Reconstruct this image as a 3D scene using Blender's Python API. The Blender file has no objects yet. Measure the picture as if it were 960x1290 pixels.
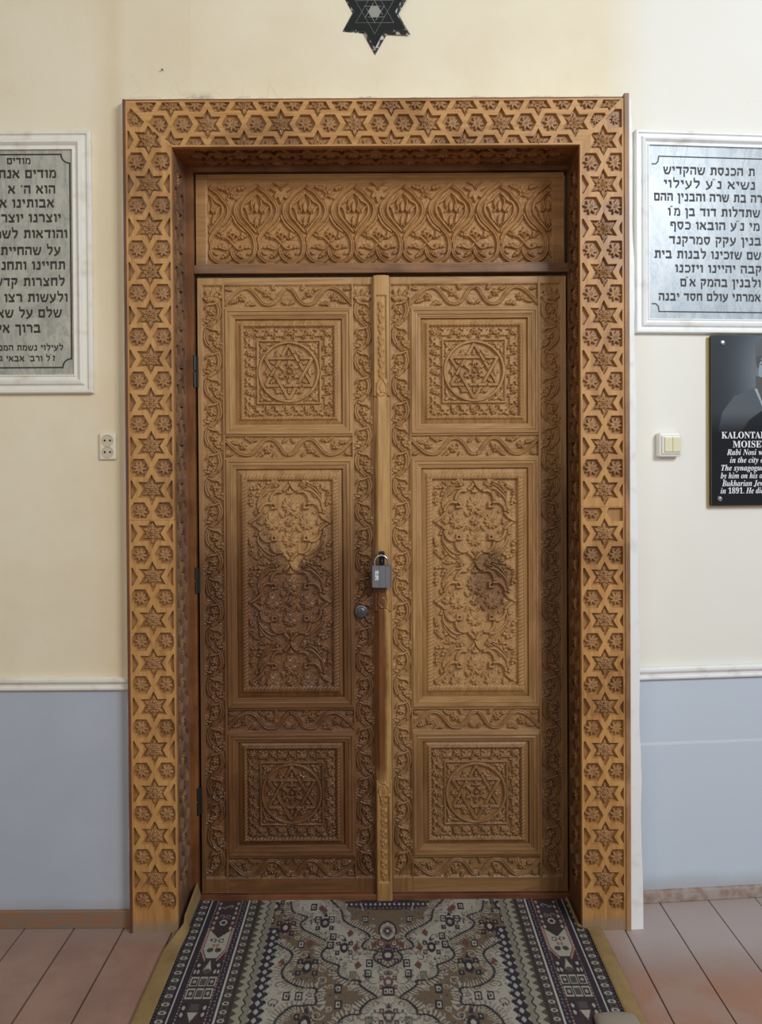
import bpy, bmesh, math, random
import numpy as np
from mathutils import Matrix, Vector
random.seed(7); rng = np.random.default_rng(11)
PI = math.pi
SC = bpy.context.scene
COL = SC.collection

# ------------------------------------------------------------------ camera, world, lights, exposure
F = 1000.0                       # focal length in pixels of a 960 x 1290 image
CAMP = Vector((0.0, -2.7, 1.493))
PITCH, ROLL, CYP = 0.0104, -0.006, 594.0
cam_d = bpy.data.cameras.new('camera'); cam = bpy.data.objects.new('camera', cam_d); COL.objects.link(cam)
cam_d.sensor_fit = 'HORIZONTAL'; cam_d.sensor_width = 36.0; cam_d.lens = 36.0 * F / 960.0
cam_d.shift_y = -(645.0 - CYP) / 960.0
cam_d.clip_start = 0.05; cam_d.clip_end = 60
RC = Matrix.Rotation(PI / 2 - PITCH, 4, 'X') @ Matrix.Rotation(ROLL, 4, 'Z')
cam.matrix_world = Matrix.Translation(CAMP) @ RC
SC.camera = cam
SC.view_settings.view_transform = 'Standard'; SC.view_settings.look = 'None'
SC.view_settings.gamma = 1.0; SC.view_settings.use_curve_mapping = False
SC.view_settings.exposure = 0.0

W = bpy.data.worlds.new('world'); SC.world = W; W.use_nodes = True
wt = W.node_tree; wt.nodes.clear()
wo = wt.nodes.new('ShaderNodeOutputWorld'); wb = wt.nodes.new('ShaderNodeBackground')
wb.inputs[0].default_value = (0.80, 0.84, 0.90, 1); wb.inputs[1].default_value = 0.36
wt.links.new(wb.outputs[0], wo.inputs[0])

def area(name, loc, target, sx, sy, power, col):
    l = bpy.data.lights.new(name, 'AREA'); l.shape = 'RECTANGLE'; l.size = sx; l.size_y = sy
    l.energy = power; l.color = col
    o = bpy.data.objects.new(name, l); COL.objects.link(o); o.location = loc
    o.rotation_euler = (Vector(target) - Vector(loc)).to_track_quat('-Z', 'Y').to_euler()
    return o
# courtyard daylight from behind right; added warm fill for bounce from the left
area('courtyard_daylight', (2.5, -3.5, 3.5), (0.1, 0, 1.1), 1.4, 1.2, 128, (0.88, 0.94, 1.0))
area('warm_bounce_fill', (-1.4, -4.4, 3.0), (-0.3, 0, 1.2), 1.8, 1.5, 30, (1.0, 0.86, 0.66))

# ------------------------------------------------------------------ pixel -> world
S = 0.0027                       # metres for one pixel on the door plane (y = 0)
def ray(px, py):
    return (RC @ Vector(((px - 480) / F, -(py - CYP) / F, -1, 0))).to_3d()
def onplane(px, py, p0, n):
    d = ray(px, py); t = (Vector(p0) - CAMP).dot(Vector(n)) / d.dot(Vector(n))
    return CAMP + d * t
def at_y(px, py, y):
    return onplane(px, py, (0, y, 0), (0, 1, 0))
def ux(u): return (u - 480) * S
def vz(v): return (584 - v) * S + 1.493

# ------------------------------------------------------------------ object helpers
def link(name, data, parent=None, loc=(0, 0, 0), rot=(0, 0, 0), scale=None):
    o = bpy.data.objects.new(name, data); COL.objects.link(o)
    if parent: o.parent = parent
    o.location = loc; o.rotation_euler = rot
    if scale: o.scale = scale
    return o
def tag(o, label=None, cat=None, group=None, kind=None):
    if label: o['label'] = label
    if cat: o['category'] = cat
    if group: o['group'] = group
    if kind: o['kind'] = kind
    return o
def mesh_from(name, verts, faces, mat=None, smooth=False):
    m = bpy.data.meshes.new(name); m.from_pydata([tuple(v) for v in verts], [], faces); m.update()
    if mat: m.materials.append(mat)
    if smooth: m.polygons.foreach_set('use_smooth', [True] * len(m.polygons))
    return m
def mesh_np(name, V, Q, mat=None, smooth=True, T=None):
    """V (n,3) floats, Q (m,4) quads"""
    m = bpy.data.meshes.new(name)
    n = len(Q); nl = 4 * n
    m.vertices.add(len(V)); m.vertices.foreach_set('co', np.asarray(V, np.float32).ravel())
    m.loops.add(nl); m.loops.foreach_set('vertex_index', np.asarray(Q, np.int32).ravel())
    m.polygons.add(n)
    m.polygons.foreach_set('loop_start', np.arange(n, dtype=np.int32) * 4)
    m.polygons.foreach_set('use_smooth', np.full(n, smooth))
    m.update(calc_edges=True)
    if mat: m.materials.append(mat)
    return m
def box_data(x0, x1, y0, y1, z0, z1, bev=0.0, name='box', mat=None):
    bm = bmesh.new(); bmesh.ops.create_cube(bm, size=1)
    for v in bm.verts:
        v.co = Vector(((x0 + x1) / 2 + v.co.x * (x1 - x0), (y0 + y1) / 2 + v.co.y * (y1 - y0), (z0 + z1) / 2 + v.co.z * (z1 - z0)))
    if bev: bmesh.ops.bevel(bm, geom=bm.edges[:], offset=bev, segments=2, affect='EDGES', profile=0.6)
    m = bpy.data.meshes.new(name); bm.to_mesh(m); bm.free()
    if mat: m.materials.append(mat)
    return m
def cyl_data(name, r, h, seg=24, axis='Y', mat=None, bev=0.0, prof=None):
    """lathe around axis; prof = list of (radius, height)"""
    prof = prof or [(0, 0), (r, 0), (r, h), (0, h)]
    V, Fc = [], []
    for (rr, hh) in prof:
        for k in range(seg):
            a = 2 * PI * k / seg
            p = (rr * math.cos(a), rr * math.sin(a), hh)
            V.append({'Z': p, 'Y': (p[0], -p[2], p[1]), 'X': (p[2], p[0], p[1])}[axis])
    for i in range(len(prof) - 1):
        for k in range(seg):
            k2 = (k + 1) % seg
            Fc.append((i * seg + k, i * seg + k2, (i + 1) * seg + k2, (i + 1) * seg + k))
    m = mesh_from(name, V, Fc, mat, False)
    bm = bmesh.new(); bm.from_mesh(m); bmesh.ops.remove_doubles(bm, verts=bm.verts, dist=1e-6)
    bmesh.ops.recalc_face_normals(bm, faces=bm.faces); bm.to_mesh(m); bm.free()
    return m
def tube_data(name, pts, r, seg=8, mat=None, closed=False):
    V, Fc = [], []; n = len(pts); P = [Vector(p) for p in pts]
    up = None
    for i in range(n):
        t = (P[min(i + 1, n - 1)] - P[max(i - 1, 0)]).normalized()
        if up is None: up = t.orthogonal().normalized()
        up = (up - t * up.dot(t)).normalized(); s = t.cross(up)
        for k in range(seg):
            a = 2 * PI * k / seg; V.append(P[i] + (up * math.cos(a) + s * math.sin(a)) * r)
    for i in range(n - 1):
        for k in range(seg):
            k2 = (k + 1) % seg; Fc.append((i * seg + k, i * seg + k2, (i + 1) * seg + k2, (i + 1) * seg + k))
    Fc.append(tuple(range(seg))[::-1]); Fc.append(tuple((n - 1) * seg + k for k in range(seg)))
    return mesh_from(name, V, Fc, mat, True)
def join_data(name, parts, mat=None):
    """join several meshes [(mesh, matrix)] into one"""
    bm = bmesh.new()
    for m, mx in parts:
        t = m.copy(); t.transform(mx); bm.from_mesh(t); bpy.data.meshes.remove(t)
    o = bpy.data.meshes.new(name); bm.to_mesh(o); bm.free()
    if mat: o.materials.clear(); o.materials.append(mat)
    return o
def inside(p, loops):
    c = False
    for L in loops:
        for i in range(len(L)):
            (x1, y1), (x2, y2) = L[i - 1], L[i]
            if (y1 > p[1]) != (y2 > p[1]) and p[0] < (x2 - x1) * (p[1] - y1) / (y2 - y1) + x1: c = not c
    return c
def cdt_plate(name, outer, holes, thick):
    """flat board in the local xz plane, face at y = -thick, with recesses whose walls slope inwards a little"""
    from mathutils.geometry import delaunay_2d_cdt
    pts, edges = [], []
    for L in [outer] + holes:
        k = len(pts); pts += [Vector(p) for p in L]; edges += [(k + i, k + (i + 1) % len(L)) for i in range(len(L))]
    vs, es, fs, _, _, _ = delaunay_2d_cdt(pts, edges, [], 0, 1e-5)
    V = [(v.x, -thick, v.y) for v in vs]; Fc = []
    bb = [(min(p[0] for p in L), max(p[0] for p in L), min(p[1] for p in L), max(p[1] for p in L), L) for L in holes]
    for f in fs:
        c = (sum(vs[i].x for i in f) / 3, sum(vs[i].y for i in f) / 3)
        if not inside(c, [outer]): continue
        if any(b[0] <= c[0] <= b[1] and b[2] <= c[1] <= b[3] and inside(c, [b[4]]) for b in bb): continue
        Fc.append(tuple(f))
    for L in holes:
        cx = sum(p[0] for p in L) / len(L); cz = sum(p[1] for p in L) / len(L); k = len(V); n_ = len(L)
        for (y, s) in ((-thick, 1.0), (0.0, 0.94)): V += [(cx + (p[0] - cx) * s, y, cz + (p[1] - cz) * s) for p in L]
        Fc += [(k + i, k + (i + 1) % n_, k + n_ + (i + 1) % n_, k + n_ + i) for i in range(n_)]
    k = len(V); n_ = len(outer)
    for y in (-thick, 0.0): V += [(p[0], y, p[1]) for p in outer]
    Fc += [(k + i, k + (i + 1) % n_, k + n_ + (i + 1) % n_, k + n_ + i) for i in range(n_)]
    return mesh_from(name, V, Fc)
def curve_plate(name, loops, thick, bev=0.0, mat=None):
    """flat plate with holes in the local xz plane: loops of (x, z); front face at y = -thick"""
    c = bpy.data.curves.new(name, 'CURVE'); c.dimensions = '2D'; c.fill_mode = 'BOTH'
    c.extrude = thick / 2 - bev; c.bevel_depth = bev; c.bevel_resolution = 0; c.offset = -bev
    for lp in loops:
        s = c.splines.new('POLY'); s.points.add(len(lp) - 1); s.use_cyclic_u = True
        for i, (x, z) in enumerate(lp): s.points[i].co = (x, z, 0, 1)
    return curve_to_mesh(name, c, thick, mat)
def curve_to_mesh(name, c, thick, mat):
    o = bpy.data.objects.new(name, c); COL.objects.link(o)
    dg = bpy.context.evaluated_depsgraph_get()
    m = bpy.data.meshes.new_from_object(o.evaluated_get(dg))
    bpy.data.objects.remove(o); bpy.data.curves.remove(c)
    m.transform(Matrix.Translation((0, -thick / 2, 0)) @ Matrix.Rotation(PI / 2, 4, 'X'))
    m.name = name; m.materials.clear()
    if mat: m.materials.append(mat)
    return m
def text_data(name, s, size, align='LEFT', thick=0.0006, offset=0.0, mat=None, width=None, squash=1.0, res=2, space=1.0):
    c = bpy.data.curves.new(name, 'FONT'); c.body = s; c.size = size; c.align_x = align; c.extrude = thick / 2
    c.offset = offset; c.resolution_u = res; c.space_character = space; c.space_word = 1.0
    m = curve_to_mesh(name, c, thick, mat)
    if width or squash != 1:
        xs = [v.co.x for v in m.vertices]; w = max(xs) - min(xs)
        k = width / w if width else squash
        m.transform(Matrix.Diagonal((k, 1, 1, 1)))
    return m

# ------------------------------------------------------------------ node helpers
def new_mat(name, base=(0.5, 0.5, 0.5), rough=0.5, metal=0.0, spec=0.5):
    m = bpy.data.materials.new(name); m.use_nodes = True
    b = m.node_tree.nodes['Principled BSDF']
    b.inputs['Base Color'].default_value = (*base, 1); b.inputs['Roughness'].default_value = rough
    b.inputs['Metallic'].default_value = metal; b.inputs['Specular IOR Level'].default_value = spec
    return m
def srgb(r, g, b):
    f = lambda c: (c / 255 / 12.92) if c / 255 <= 0.04045 else ((c / 255 + 0.055) / 1.055) ** 2.4
    return (f(r), f(g), f(b))
class N:
    def __init__(s, m): s.t = m.node_tree; s.b = s.t.nodes['Principled BSDF']
    def put(s, k, v, i):
        if hasattr(v, 'is_linked') or hasattr(v, 'links'): s.t.links.new(v, k.inputs[i])
        elif v is not None: k.inputs[i].default_value = v
    def math(s, op, a, b=None, c=None, clamp=False):
        k = s.t.nodes.new('ShaderNodeMath'); k.operation = op; k.use_clamp = clamp
        for i, v in enumerate((a, b, c)): s.put(k, v, i)
        return k.outputs[0]
    def pos(s):
        g = s.t.nodes.new('ShaderNodeNewGeometry'); x = s.t.nodes.new('ShaderNodeSeparateXYZ')
        s.t.links.new(g.outputs['Position'], x.inputs[0]); s.P = g.outputs['Position']
        return x.outputs[0], x.outputs[1], x.outputs[2]
    def scaled(s, sx, sy, sz, off=(0, 0, 0)):
        k = s.t.nodes.new('ShaderNodeMapping'); k.inputs['Scale'].default_value = (sx, sy, sz); k.inputs['Location'].default_value = off
        s.t.links.new(s.P, k.inputs[0]); return k.outputs[0]
    def noise(s, vec, scale=5, detail=4, rough=0.55, dist=0.0):
        k = s.t.nodes.new('ShaderNodeTexNoise'); k.inputs['Scale'].default_value = scale
        k.inputs['Detail'].default_value = detail; k.inputs['Roughness'].default_value = rough; k.inputs['Distortion'].default_value = dist
        s.t.links.new(vec, k.inputs['Vector']); return k.outputs['Fac']
    def vor(s, vec, scale, feat='F1'):
        k = s.t.nodes.new('ShaderNodeTexVoronoi'); k.feature = feat; k.inputs['Scale'].default_value = scale
        s.t.links.new(vec, k.inputs['Vector']); return k.outputs['Distance']
    def ss(s, v, a, b):                       # smoothstep from a to b (b < a allowed)
        k = s.t.nodes.new('ShaderNodeMapRange'); k.interpolation_type = 'SMOOTHSTEP'
        if b < a:
            k.inputs[1].default_value = b; k.inputs[2].default_value = a; k.inputs[3].default_value = 1; k.inputs[4].default_value = 0
        else:
            k.inputs[1].default_value = a; k.inputs[2].default_value = b
        s.put(k, v, 0); return k.outputs[0]
    def mix(s, f, a, b, mode='MIX'):
        k = s.t.nodes.new('ShaderNodeMix'); k.data_type = 'RGBA'; k.blend_type = mode
        s.put(k, f, 0)
        for i, v in ((6, a), (7, b)):
            if isinstance(v, tuple): k.inputs[i].default_value = (*v, 1)
            else: s.t.links.new(v, k.inputs[i])
        return k.outputs[2]
    def col(s, c): s.t.links.new(c, s.b.inputs['Base Color'])
    def rough(s, c): s.put(s.b, c, s.b.inputs.find('Roughness'))
    def bump(s, h, strength=0.3, dist=0.002):
        k = s.t.nodes.new('ShaderNodeBump'); k.inputs['Strength'].default_value = strength; k.inputs['Distance'].default_value = dist
        s.t.links.new(h, k.inputs['Height']); s.t.links.new(k.outputs[0], s.b.inputs['Normal'])
# ------------------------------------------------------------------ materials
def wood(name, grain='Z', light=(188, 146, 94), dark=(114, 72, 42), kind='leaf', rough=0.42):
    m = new_mat(name, rough=rough, spec=0.5); n = N(m); X, Y, Z = n.pos()
    g = {'Z': (9, 9, 0.8), 'X': (0.8, 9, 9), 'Y': (9, 0.8, 9)}[grain]
    v1 = n.scaled(*g); a = n.noise(v1, 4.0, 5, 0.6, 1.2)
    g2 = {'Z': (60, 60, 3), 'X': (3, 60, 60), 'Y': (60, 3, 60)}[grain]
    b = n.noise(n.scaled(*g2), 6.0, 3, 0.6)
    c = n.noise(n.scaled(2.3, 2.3, 2.3), 2.0, 4, 0.6)
    L = srgb(*light); D = srgb(*dark)
    L2 = tuple(L[i] * (0.70, 0.62, 0.52)[i] for i in range(3))
    col = n.mix(n.ss(a, 0.35, 0.72), L, L2)
    col = n.mix(n.math('MULTIPLY', n.ss(b, 0.42, 0.75), 0.30), col, D)
    u = n.math('ADD', n.math('DIVIDE', X, S), 480.0)
    v = n.math('SUBTRACT', 584.0, n.math('DIVIDE', n.math('SUBTRACT', Z, 1.493), S))
    wob = n.math('MULTIPLY', n.math('SUBTRACT', n.noise(n.scaled(1, 1, 1), 9.0, 4, 0.6), 0.5), 60.0)
    v2 = n.math('ADD', v, wob); u2 = n.math('ADD', u, n.math('MULTIPLY', wob, 0.4))
    if kind == 'leaf':
        left = n.ss(u, 484, 478)
        dl = n.math('ADD', n.math('MULTIPLY', n.ss(v2, 540, 620), 0.30), n.math('MULTIPLY', n.ss(v2, 610, 740), 0.62))
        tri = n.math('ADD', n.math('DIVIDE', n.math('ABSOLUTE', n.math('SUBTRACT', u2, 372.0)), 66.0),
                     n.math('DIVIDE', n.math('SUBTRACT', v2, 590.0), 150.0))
        worn_tri = n.math('MULTIPLY', n.ss(tri, 1.10, 0.88), 0.95)  # triangle where the varnish is worn paler
        lm = n.math('MULTIPLY', left, n.math('MULTIPLY', dl, n.math('SUBTRACT', 1.0, worn_tri)))
        lm = n.math('MAXIMUM', lm, n.math('MULTIPLY', n.math('MULTIPLY', left, n.ss(v2, 860, 1000)), n.math('SUBTRACT', 1.0, n.math('MULTIPLY', n.ss(c, 0.5, 0.7), 0.35))))
        r1 = n.math('MULTIPLY', n.ss(u2, 672, 690), n.math('MULTIPLY', n.ss(v2, 520, 660), 0.75))
        ex = n.math('DIVIDE', n.math('SUBTRACT', u2, 618.0), 32.0); ey = n.math('DIVIDE', n.math('SUBTRACT', v2, 735.0), 52.0)
        r2 = n.math('MULTIPLY', n.ss(n.math('ADD', n.math('POWER', n.math('ABSOLUTE', ex), 1.3), n.math('POWER', n.math('ABSOLUTE', ey), 1.3)), 1.15, 0.7), 0.62)
        r3 = n.math('MULTIPLY', n.ss(v2, 800, 1020), 0.62)
        rm = n.math('MULTIPLY', n.ss(u, 484, 490), n.math('MAXIMUM', r1, n.math('MAXIMUM', r2, r3)))
        rm = n.math('MULTIPLY', rm, n.ss(u, 490, 492))
        mask = n.math('MAXIMUM', lm, rm, clamp=True)
    elif kind == 'cover':
        mask = n.math('MULTIPLY', n.ss(v2, 690, 735), n.ss(v2, 1010, 960))
        mask = n.math('MULTIPLY', mask, n.ss(n.math('ADD', u, n.math('MULTIPLY', wob, 0.15)), 489, 482))
        mask = n.math('MAXIMUM', mask, n.math('MULTIPLY', n.ss(v2, 900, 1060), 0.45), clamp=True)
        mask = n.math('MAXIMUM', mask, n.math('MULTIPLY', n.ss(n.math('ADD', u, n.math('MULTIPLY', wob, 0.1)), 475, 473), n.math('MULTIPLY', n.ss(v2, 520, 560), 0.75)))
    elif kind == 'frame':
        mask = n.math('MULTIPLY', n.ss(c, 0.50, 0.66), 0.42)
        mask = n.math('MAXIMUM', mask, n.math('MULTIPLY', n.ss(v2, 950, 1150), 0.25))
    elif kind == 'transom':
        mask = n.math('MULTIPLY', n.ss(v2, 300, 345), 0.55)
    else:
        mask = n.math('MULTIPLY', n.ss(c, 0.42, 0.62), 0.6)
    col = n.mix(n.math('MULTIPLY', mask, 0.92), col, n.mix(n.ss(a, 0.35, 0.75), tuple(x * 0.84 for x in D), tuple(x * 0.42 for x in D)))
    if kind == 'frame': col = n.mix(n.math('MULTIPLY', n.ss(n.math('ADD', Z, n.math('MULTIPLY', c, 0.05)), 0.075, 0.045), 0.75), col, srgb(140, 122, 102))
    n.col(col)
    n.rough(n.math('SUBTRACT', n.math('ADD', rough, n.math('MULTIPLY', b, 0.15)), n.math('MULTIPLY', mask, 0.20)))
    n.bump(b, 0.25, 0.0006)
    return m
M = {}
M['leaf_v'] = wood('carved_wood_vertical', 'Z'); M['leaf_h'] = wood('carved_wood_horizontal', 'X')
M['cover'] = wood('cover_strip_wood', 'Z', (200, 158, 98), (118, 66, 28), 'cover')
M['frame_v'] = wood('frame_wood_vertical', 'Z', (200, 150, 88), (136, 84, 42), 'frame')
M['frame_h'] = wood('frame_wood_horizontal', 'X', (200, 150, 88), (136, 84, 42), 'frame')
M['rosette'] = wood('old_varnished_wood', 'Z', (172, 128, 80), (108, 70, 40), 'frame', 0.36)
M['rebate'] = wood('rebate_wood', 'Z', (146, 94, 50), (98, 58, 30), 'plain', 0.35)
M['beam'] = wood('beam_wood', 'X', (148, 104, 66), (104, 68, 42), 'plain', 0.4)
M['transom'] = wood('transom_wood', 'X', (182, 134, 78), (112, 76, 50), 'transom')
M['reveal'] = wood('reveal_wood_lit', 'Z', (150, 116, 92), (112, 84, 68), 'plain', 0.30)  # left side: light falling on it painted in as paler, greyer wood
M['reveal_shaded'] = wood('reveal_wood_shaded', 'Z', (128, 84, 48), (88, 56, 34), 'plain', 0.36)  # right side: same wood with its shade painted in as darker colour
M['soffit'] = wood('soffit_wood', 'X', (150, 96, 50), (104, 62, 32), 'plain', 0.34)
M['threshold'] = wood('threshold_wood', 'X', (128, 78, 50), (88, 54, 36), 'plain', 0.4)
M['side_r'] = wood('side_plank_wood_pale', 'Z', (176, 134, 92), (132, 92, 62), 'plain', 0.5)
M['side'] = wood('side_plank_wood', 'Z', (118, 72, 48), (84, 48, 36), 'plain', 0.5)

# ------------------------------------------------------------------ relief painter
class HF:
    """height map in door pixels (1 px = 2.7 mm); x right, y down, h towards the viewer"""
    def __init__(s, x0, y0, x1, y1, res=0.6, base=0.0):
        s.x0, s.y0, s.x1, s.y1 = x0, y0, x1, y1
        s.nx = int(round((x1 - x0) / res)) + 1; s.ny = int(round((y1 - y0) / res)) + 1
        s.xs = np.linspace(x0, x1, s.nx).astype(np.float32); s.ys = np.linspace(y0, y1, s.ny).astype(np.float32)
        s.H = np.full((s.ny, s.nx), base, np.float32)
    def win(s, x0, y0, x1, y1):
        i0, i1 = np.searchsorted(s.xs, (x0, x1)); j0, j1 = np.searchsorted(s.ys, (y0, y1))
        if i1 <= i0 or j1 <= j0: return None
        return slice(j0, j1), slice(i0, i1), s.xs[i0:i1][None, :], s.ys[j0:j1][:, None]
    def sink(s, x0, y0, x1, y1, h, noise=0.25):
        w = s.win(x0, y0, x1, y1)
        if w: s.H[w[0], w[1]] = h + noise * (rng.random(s.H[w[0], w[1]].shape).astype(np.float32) - 0.5) * 2
    def over(s, w, m, h):
        sub = s.H[w[0], w[1]]; sub[m] = np.maximum(sub, h)[m] if False else h[m]
    def stroke(s, pts, wd, h, groove=0.0, taper=(1, 1), cut=0.5, mode='over', base=None, gw=0.18):
        P = np.asarray(pts, np.float32)
        if len(P) < 2: return
        seg = np.hypot(*(P[1:] - P[:-1]).T); L = np.concatenate([[0], np.cumsum(seg)]); tot = max(L[-1], 1e-6)
        r = wd / 2; pad = r + cut + 0.7
        w = s.win(P[:, 0].min() - pad, P[:, 1].min() - pad, P[:, 0].max() + pad, P[:, 1].max() + pad)
        if not w: return
        D = np.full(s.H[w[0], w[1]].shape, 99, np.float32); R = np.full(D.shape, r, np.float32)
        oi, oj = w[1].start, w[0].start
        for k in range(len(seg)):
            a, b = P[k], P[k + 1]
            q = s.win(min(a[0], b[0]) - pad, min(a[1], b[1]) - pad, max(a[0], b[0]) + pad, max(a[1], b[1]) + pad)
            if not q: continue
            sl = (slice(q[0].start - oj, q[0].stop - oj), slice(q[1].start - oi, q[1].stop - oi))
            d = b - a; l2 = max(float(d @ d), 1e-9)
            t = np.clip(((q[2] - a[0]) * d[0] + (q[3] - a[1]) * d[1]) / l2, 0, 1)
            dd = np.hypot(q[2] - a[0] - t * d[0], q[3] - a[1] - t * d[1])
            tt = (L[k] + t * seg[k]) / tot
            tp = taper[0] + (taper[1] - taper[0]) * tt if len(taper) == 2 else np.interp(tt, np.linspace(0, 1, len(taper)), taper)
            m = dd < D[sl]; D[sl][m] = dd[m]; R[sl][m] = (r * tp + 0 * dd)[m]
        q = D / np.maximum(R, 0.15)
        prof = h * np.sqrt(np.clip(1 - q ** 2.6, 0, 1)) - groove * np.exp(-(D / max(gw * wd, 0.3)) ** 2)
        m = D < R
        sub = s.H[w[0], w[1]]
        if base is None:
            if mode == 'over':
                ring = (D >= R) & (D < R + cut); sub[ring] = np.minimum(sub[ring], 0)
                sub[m] = prof[m]
            else:
                sub[m] = np.maximum(sub[m], prof[m])
        else:
            sub[m] = base + prof[m]
    def poly(s, pts, h, edge=1.0, dome=0.0):
        P = np.asarray(pts, np.float32)
        w = s.win(P[:, 0].min(), P[:, 1].min(), P[:, 0].max(), P[:, 1].max())
        if not w: return
        X = w[2] + 0 * w[3]; Y = w[3] + 0 * w[2]
        ins = np.zeros(X.shape, bool); D = np.full(X.shape, 99, np.float32)
        for k in range(len(P)):
            a, b = P[k], P[(k + 1) % len(P)]
            if abs(b[1] - a[1]) > 1e-6:
                c = ((a[1] > Y) != (b[1] > Y)) & (X < (b[0] - a[0]) * (Y - a[1]) / (b[1] - a[1]) + a[0]); ins ^= c
            d = b - a; l2 = max(float(d @ d), 1e-9)
            t = np.clip(((X - a[0]) * d[0] + (Y - a[1]) * d[1]) / l2, 0, 1)
            D = np.minimum(D, np.hypot(X - a[0] - t * d[0], Y - a[1] - t * d[1]))
        sub = s.H[w[0], w[1]]; pr = h * np.clip(D / edge, 0.25, 1) + dome * D
        sub[ins] = pr[ins]
    def clear(s, cx, cy, r):
        w = s.win(cx - r, cy - r, cx + r, cy + r)
        if w: s.H[w[0], w[1]][np.hypot(w[2] - cx, w[3] - cy) < r] = 0
    def petal(s, cx, cy, ang, ln, wd, h, vein=0.35):
        """petal starting at (cx,cy) pointing along ang"""
        r = ln + 1; w = s.win(cx - r, cy - r, cx + r, cy + r)
        if not w: return
        ca, sa = math.cos(ang), math.sin(ang)
        x = (w[2] - cx) * ca + (w[3] - cy) * sa; y = -(w[2] - cx) * sa + (w[3] - cy) * ca
        t = np.clip(x / ln, 0, 1); hw = wd / 2 * np.sin(PI * t ** 0.8) ** 0.8 + 0.001
        q = np.abs(y) / hw; m = (q < 1) & (x > 0) & (x < ln)
        pr = h * (0.45 + 0.55 * np.sqrt(np.clip(1 - q * q, 0, 1))) - vein * np.exp(-(y / (0.12 * wd + 0.15)) ** 2)
        sub = s.H[w[0], w[1]]; sub[m] = np.maximum(sub, pr)[m]
    def leaf(s, cx, cy, ang, ln, wd, h, bend=0.0, teeth=3, vein=0.5):
        r = ln * 1.15 + wd; w = s.win(cx - r, cy - r, cx + r, cy + r)
        if not w: return
        ca, sa = math.cos(ang), math.sin(ang)
        x = (w[2] - cx) * ca + (w[3] - cy) * sa; y = -(w[2] - cx) * sa + (w[3] - cy) * ca
        t = np.clip(x / ln, 0, 1); y = y - bend * ln * t * t
        hw = wd / 2 * np.sin(PI * np.clip(t, 0.001, 1) ** 0.7) ** 0.7
        if teeth: hw = hw * (0.72 + 0.4 * ((t * teeth) % 1.0))
        q = np.abs(y) / (hw + 0.001); m = (q < 1) & (x > 0) & (x < ln)
        pr = h * (0.5 + 0.5 * np.clip((1 - q) * 2.2, 0, 1)) - vein * np.exp(-(y / 0.55) ** 2)
        if teeth: pr = pr - 0.22 * h * np.cos(2 * PI * t * teeth) * (q > 0.2)
        sub = s.H[w[0], w[1]]; sub[m] = np.maximum(sub, pr)[m]
    def flower(s, cx, cy, r, n=5, h=2.2, ph=0.0, core=0.36, hole=0.0):
        w = s.win(cx - r - 1, cy - r - 1, cx + r + 1, cy + r + 1)
        if not w: return
        x = w[2] - cx; y = w[3] - cy; d = np.hypot(x, y); a = np.arctan2(y, x) + ph
        c = np.abs(np.cos(a * n / 2)); rb = r * (0.72 + 0.28 * c)
        m = d < rb; t = d / rb
        pr = h * (0.55 + 0.45 * np.sin(PI * np.clip(t, 0, 1)) ) * (0.62 + 0.38 * c)
        k = d < core * r
        pr = np.where(k, h * (0.8 + 0.3 * np.sqrt(np.clip(1 - (d / (core * r)) ** 2, 0, 1))), pr)
        pr = pr - 0.5 * h * np.exp(-((d - core * r) / 0.45) ** 2) * 0.6
        if hole: pr = np.where(d < hole, 0.2 * h, pr)
        sub = s.H[w[0], w[1]]; sub[m] = pr[m]
    def daisy(s, cx, cy, r, n=10, h=2.0):
        for k in range(n): s.petal(cx, cy, 2 * PI * k / n + 0.2, r, r * 0.62, h * (0.75 + 0.25 * (k % 2)), 0.4)
        s.flower(cx, cy, r * 0.34, 5, h * 1.15)
    def curl(s, cx, cy, r, a0, turns, wd, h, groove=0, sgn=1, r1=0.15):
        n = max(8, int(abs(turns) * 18)); pts = []
        for k in range(n + 1):
            t = k / n; rr = r * (1 - t * (1 - r1)); a = a0 + sgn * turns * 2 * PI * t
            pts.append((cx + rr * math.cos(a), cy + rr * math.sin(a)))
        s.stroke(pts, wd, h, groove, (1, 0.6))
    def rope(s, x0, y0, x1, y1, base, amp, per=4.6, diag=1.0):
        w = s.win(x0, y0, x1, y1)
        if not w: return
        horiz = (x1 - x0) > (y1 - y0)
        c = ((w[3] - y0) / (y1 - y0)) if horiz else ((w[2] - x0) / (x1 - x0)); a = w[2] if horiz else w[3]
        p = (a / per + c * diag * 0.8) % 1.0
        s.H[w[0], w[1]] = base + amp * np.clip(np.sin(PI * p) * 1.5 - 0.2, 0, 1) * np.sin(PI * np.clip(c, 0.02, 0.98)) ** 0.5
    def mesh(s, name, mat, ox, oy, depth=6.0, mask=None, scale=S, skirt=True):
        """local metres; (ox, oy) = px position of the object origin"""
        V = np.empty((s.ny, s.nx, 3), np.float32)
        V[..., 0] = (s.xs[None, :] - ox) * scale; V[..., 2] = -(s.ys[:, None] - oy) * scale; V[..., 1] = -s.H * scale
        idx = np.arange(s.ny * s.nx).reshape(s.ny, s.nx)
        Q = np.stack([idx[:-1, :-1], idx[1:, :-1], idx[1:, 1:], idx[:-1, 1:]], -1)
        if mask is not None:
            keep = mask[:-1, :-1]; Q = Q[keep]
        Q = Q.reshape(-1, 4); V = V.reshape(-1, 3)
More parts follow.
